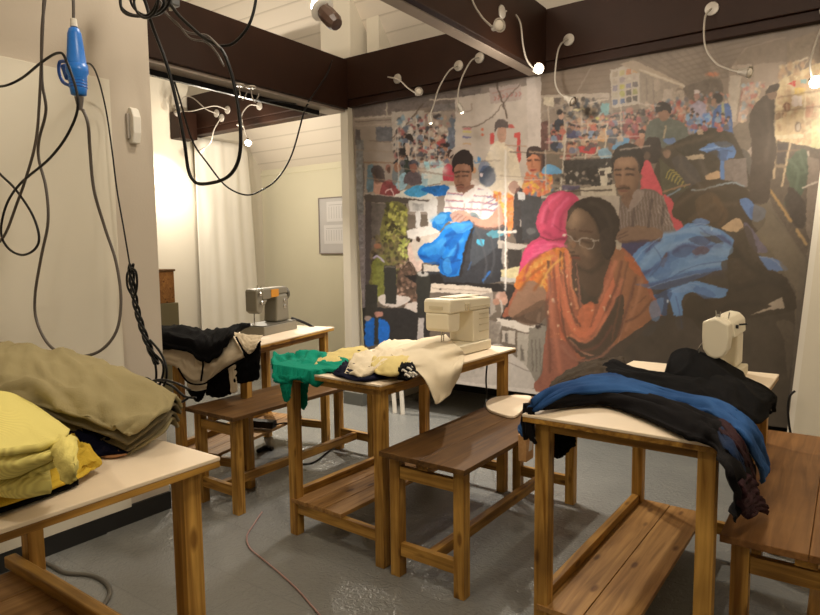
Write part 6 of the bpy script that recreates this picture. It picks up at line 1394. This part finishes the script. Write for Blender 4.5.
# ------------------------------------------------------------------ cords hanging in the left foreground
Z = lambda a, b, Y=1.3: px(a, b, 1, Y)
YC = 1.0
t = thing('power_connector', 'blue industrial power connector hanging on grey cords', 'connector', Z(77, 62, YC))
o0 = t.location.copy()
q = lambda a, b, Y=YC: Z(a, b, Y)-o0
ax1 = (q(79, 98)-q(74, 28)).normalized(); sc = (q(79, 98)-q(74, 28)).length/70
M['blueplastic'] = mat('blue_plastic', (36, 120, 214), .35, var=.05); M['bluedark'] = mat('darker_blue_plastic', (24, 84, 176), .4)
bm = bmesh.new(); lathe(bm, [(3.5*sc, 0), (5*sc, 1*sc), (6.6*sc, 6*sc), (8*sc, 20*sc), (9.4*sc, 36*sc), (10*sc, 37*sc)], q(74, 28), ax1, 24); obj('plug_body', bm, 'blueplastic', t, smooth=True)
bm = bmesh.new(); lathe(bm, [(10.4*sc, 0), (10.6*sc, 8*sc), (9*sc, 11*sc), (8.2*sc, 24*sc), (7.4*sc, 30*sc), (3*sc, 31*sc)], q(76.7, 65), ax1, 24); obj('socket_body', bm, 'blueplastic', t, smooth=True)
bm = bmesh.new()
for k in range(4): lathe(bm, [(8.6*sc, 0), (9.0*sc, .6*sc), (8.6*sc, 1.2*sc)], q(77.6+k*.22, 78+k*3), ax1, 24)
obj('grip_rings', bm, 'bluedark', t)
bm = bmesh.new(); tube(bm, [q(68, 62), q(60, 62), q(59, 72), q(63, 82), q(71, 86)], 1.8*sc, 8); tube(bm, [q(64, 66, YC-.01), q(68, 78, YC-.01)], 3.4*sc, 10); obj('flap', bm, 'bluedark', t, smooth=True)
bm = bmesh.new(); lathe(bm, [(3.0*sc, -8*sc), (3.6*sc, 0)], q(74, 27), ax1, 16); obj('strain_relief', bm, 'white', t)
bm = bmesh.new(); lathe(bm, [(4.6*sc, 0), (2.4*sc, 13*sc)], q(79.2, 97), ax1, 16); obj('cable_gland', bm, 'cablegrey', t)
cable('grey cord entering the top of the blue connector', [Z(72, -60, YC), Z(73, -10, YC), Z(73.5, 8, YC), Z(73.5, 20, YC)], .0045, 'cablegrey')
cable('long grey cord looping down from the blue connector', [Z(83, 110, YC), Z(88, 124, YC), Z(90, 150, YC+.02), Z(94, 190, YC+.04), Z(105, 228, YC+.08), Z(116, 262, YC+.1), Z(121, 300, YC+.1), Z(116, 332, YC+.08), Z(98, 352, YC+.04), Z(72, 356, YC), Z(50, 346, YC), Z(37, 322, YC), Z(35, 296, YC), Z(41, 258, YC), Z(48, 222, YC), Z(46, 188, YC), Z(39, 160, YC), Z(39, 140, YC), Z(46, 110, YC), Z(42, 80, YC), Z(42, 30, YC), Z(46, -10, YC), Z(50, -60, YC)], .0048, 'cablegrey')
cable('dark cord crossing the white board in a small loop', [Z(-14, 86, .94), Z(4, 86, .94), Z(22, 78, .96), Z(42, 62, .96), Z(58, 53, .96), Z(66, 60, .96), Z(78, 100, .96), Z(70, 130, .96), Z(50, 158, .96), Z(20, 184, .96), Z(6, 206, .96), Z(1, 232, .96), Z(8, 248, .96), Z(22, 255, .96), Z(35, 249, .96), Z(39, 236, .96), Z(32, 214, .96), Z(16, 190, .96), Z(2, 176, .96), Z(-14, 160, .96)], .004)
cable('dark cord hanging beside the grey ones at far left', [Z(46, -60, .96), Z(43, 20, .96), Z(40, 90, .96), Z(36, 140, .96), Z(26, 178, .96), Z(16, 206, .96), Z(8, 228, .96), Z(1, 240, .96), Z(-12, 252, .96)], .0045, 'cablegrey')
cable('black cord running down the pillar edge of the white board', [Z(78, 66, 1.2), Z(90, 64, 1.3), Z(98, 78, 1.4), Z(106, 110, 1.5), Z(112, 150, 1.5), Z(117, 190, 1.5), Z(124, 230, 1.5), Z(130, 266, 1.5)], .0035, 'black')
# plaited black cords below
bm = bmesh.new()
for s_ in range(3):
    pts = []
    for k in range(19):
        f = k/18; x = 131+f*24*f+f*2; y = 264+f*100
        a = f*18+s_*2.09; pts.append(Z(x+2.4*math.cos(a), y, 1.5+.009*math.sin(a)))
    tube(bm, pts, .0058, 6, 3)
for q_ in ([(131, 268), (127, 275), (128, 288), (134, 296), (137, 286), (136, 272), (131, 268)], [(150, 340), (160, 352), (166, 366), (166, 380), (160, 392), (154, 402)], [(150, 345), (155, 362), (156, 380), (150, 400)], [(150, 350), (163, 364), (160, 384), (148, 398)],
           [(154, 384), (146, 378), (132, 384), (126, 392), (132, 398), (142, 392), (150, 382), (164, 380), (178, 384), (190, 390)], [(158, 384), (170, 396), (180, 402), (188, 398)], [(140, 400), (138, 386), (146, 380), (156, 392)], [(156, 380), (172, 386), (184, 396), (196, 398)],
           [(146, 400), (152, 386), (156, 400), (150, 410), (144, 404)]):
    tube(bm, [Z(a, b, 1.5-.004*i) for i, (a, b) in enumerate(q_)], .0052, 6, 5)
o = obj('cord_bundle', bm, 'black', smooth=True); tag(o, 'plaited bundle of black cords hanging at the pillar', 'cords')
# heavy black cable loops by the beams
cable('thick black cable in a deep loop left of the banner', [Z(136, -20, 1.6), Z(146, 4, 1.6), Z(152, 25, 1.6), Z(166, 62, 1.6), Z(176, 100, 1.62), Z(184, 140, 1.64), Z(188, 168, 1.66), Z(193, 180, 1.66), Z(202, 184, 1.66), Z(222, 180, 1.66), Z(234, 170, 1.66), Z(240, 152, 1.66), Z(240, 122, 1.66), Z(234, 84, 1.66), Z(226, 58, 1.66), Z(218, 46, 1.66), Z(204, 38, 1.65), Z(190, 26, 1.64), Z(176, 12, 1.63), Z(164, -8, 1.62), Z(160, -30, 1.6)], .0072, 'black')
cable('black cable swinging up from the loop to the ceiling', [Z(218, 46, 1.68), Z(232, 44, 1.70), Z(246, 30, 1.72), Z(254, 10, 1.74), Z(258, -20, 1.76), Z(260, -50, 1.76)], .006, 'black')
cable('grey twisted cord beside the thick black loop', [Z(158, -20, 1.62), Z(162, 8, 1.62), Z(178, 24, 1.63), Z(190, 38, 1.64), Z(206, 42, 1.66), Z(216, 52, 1.66), Z(224, 66, 1.66)], .004, 'cablegrey')
cable('second grey twisted cord beside the thick black loop', [Z(152, -20, 1.60), Z(166, 12, 1.63), Z(184, 30, 1.65), Z(196, 34, 1.66), Z(208, 36, 1.65), Z(220, 48, 1.64)], .004, 'cablegrey')
cable('thin cord sagging from the left beam to the beam corner', [Z(172, 74, 2.4), Z(180, 100, 2.5), Z(192, 140, 2.6), Z(208, 164, 2.75), Z(226, 186, 2.9), Z(246, 195, 3.0), Z(262, 190, 3.1), Z(278, 178, 3.2), Z(292, 154, 3.3), Z(304, 112, 3.35), Z(308, 104, 3.35)], .006, 'cable')
cable('thin cord draped over the side of the left cross beam', [Z(308, 102, 3.36), Z(314, 94, 3.40), Z(322, 82, 3.5), Z(328, 72, 3.6), Z(332, 60, 3.66)], .005, 'black')
cable('thin dark cord slung below the left cross beam', [Z(220, 82, 2.9), Z(234, 92, 2.9), Z(252, 98, 3.0), Z(276, 101, 3.1), Z(296, 104, 3.3)], .005, 'cable')
# coils at the top and the small box they run from
bm = bmesh.new()
for (cx_, cy_, rx, ry, Y_) in ((142, 2, 22, 14, 1.55), (150, -4, 20, 20, 1.57), (146, 0, 12, 18, 1.53)):
    pts = [Z(cx_+rx*math.cos(a*math.pi/8), cy_+ry*math.sin(a*math.pi/8), Y_) for a in range(16)]
    tube(bm, pts, .0055, 7, 4, closed=True)
tube(bm, [Z(120, -10, 1.54), Z(122, 10, 1.54), Z(134, 16, 1.54), Z(150, 14, 1.54), Z(158, 0, 1.54)], .006, 7, 5)
o = obj('cord_coil', bm, 'black', smooth=True); tag(o, 'coiled black cords tied up at the top of the pillar', 'cords')
t = thing('junction_box', 'small dark grey junction box hanging among the cords at the top', 'junction box', Z(172, 4, 1.66))
obj('body', bm_box(-.028, -.02, -.012, .028, .02, .05), mat('dark_grey_plastic', (84, 84, 84), .4), t, bev=.005)
bm = bmesh.new(); tube(bm, [(0, 0, .05), (0, 0, .6)], .006, 8, 0); obj('hanging_cord', bm, 'black', t)
bm = bmesh.new(); lathe(bm, [(.007, 0), (.007, .012)], (-.01, 0, -.024), (0, 0, 1), 12); obj('terminal', bm, 'white', t)
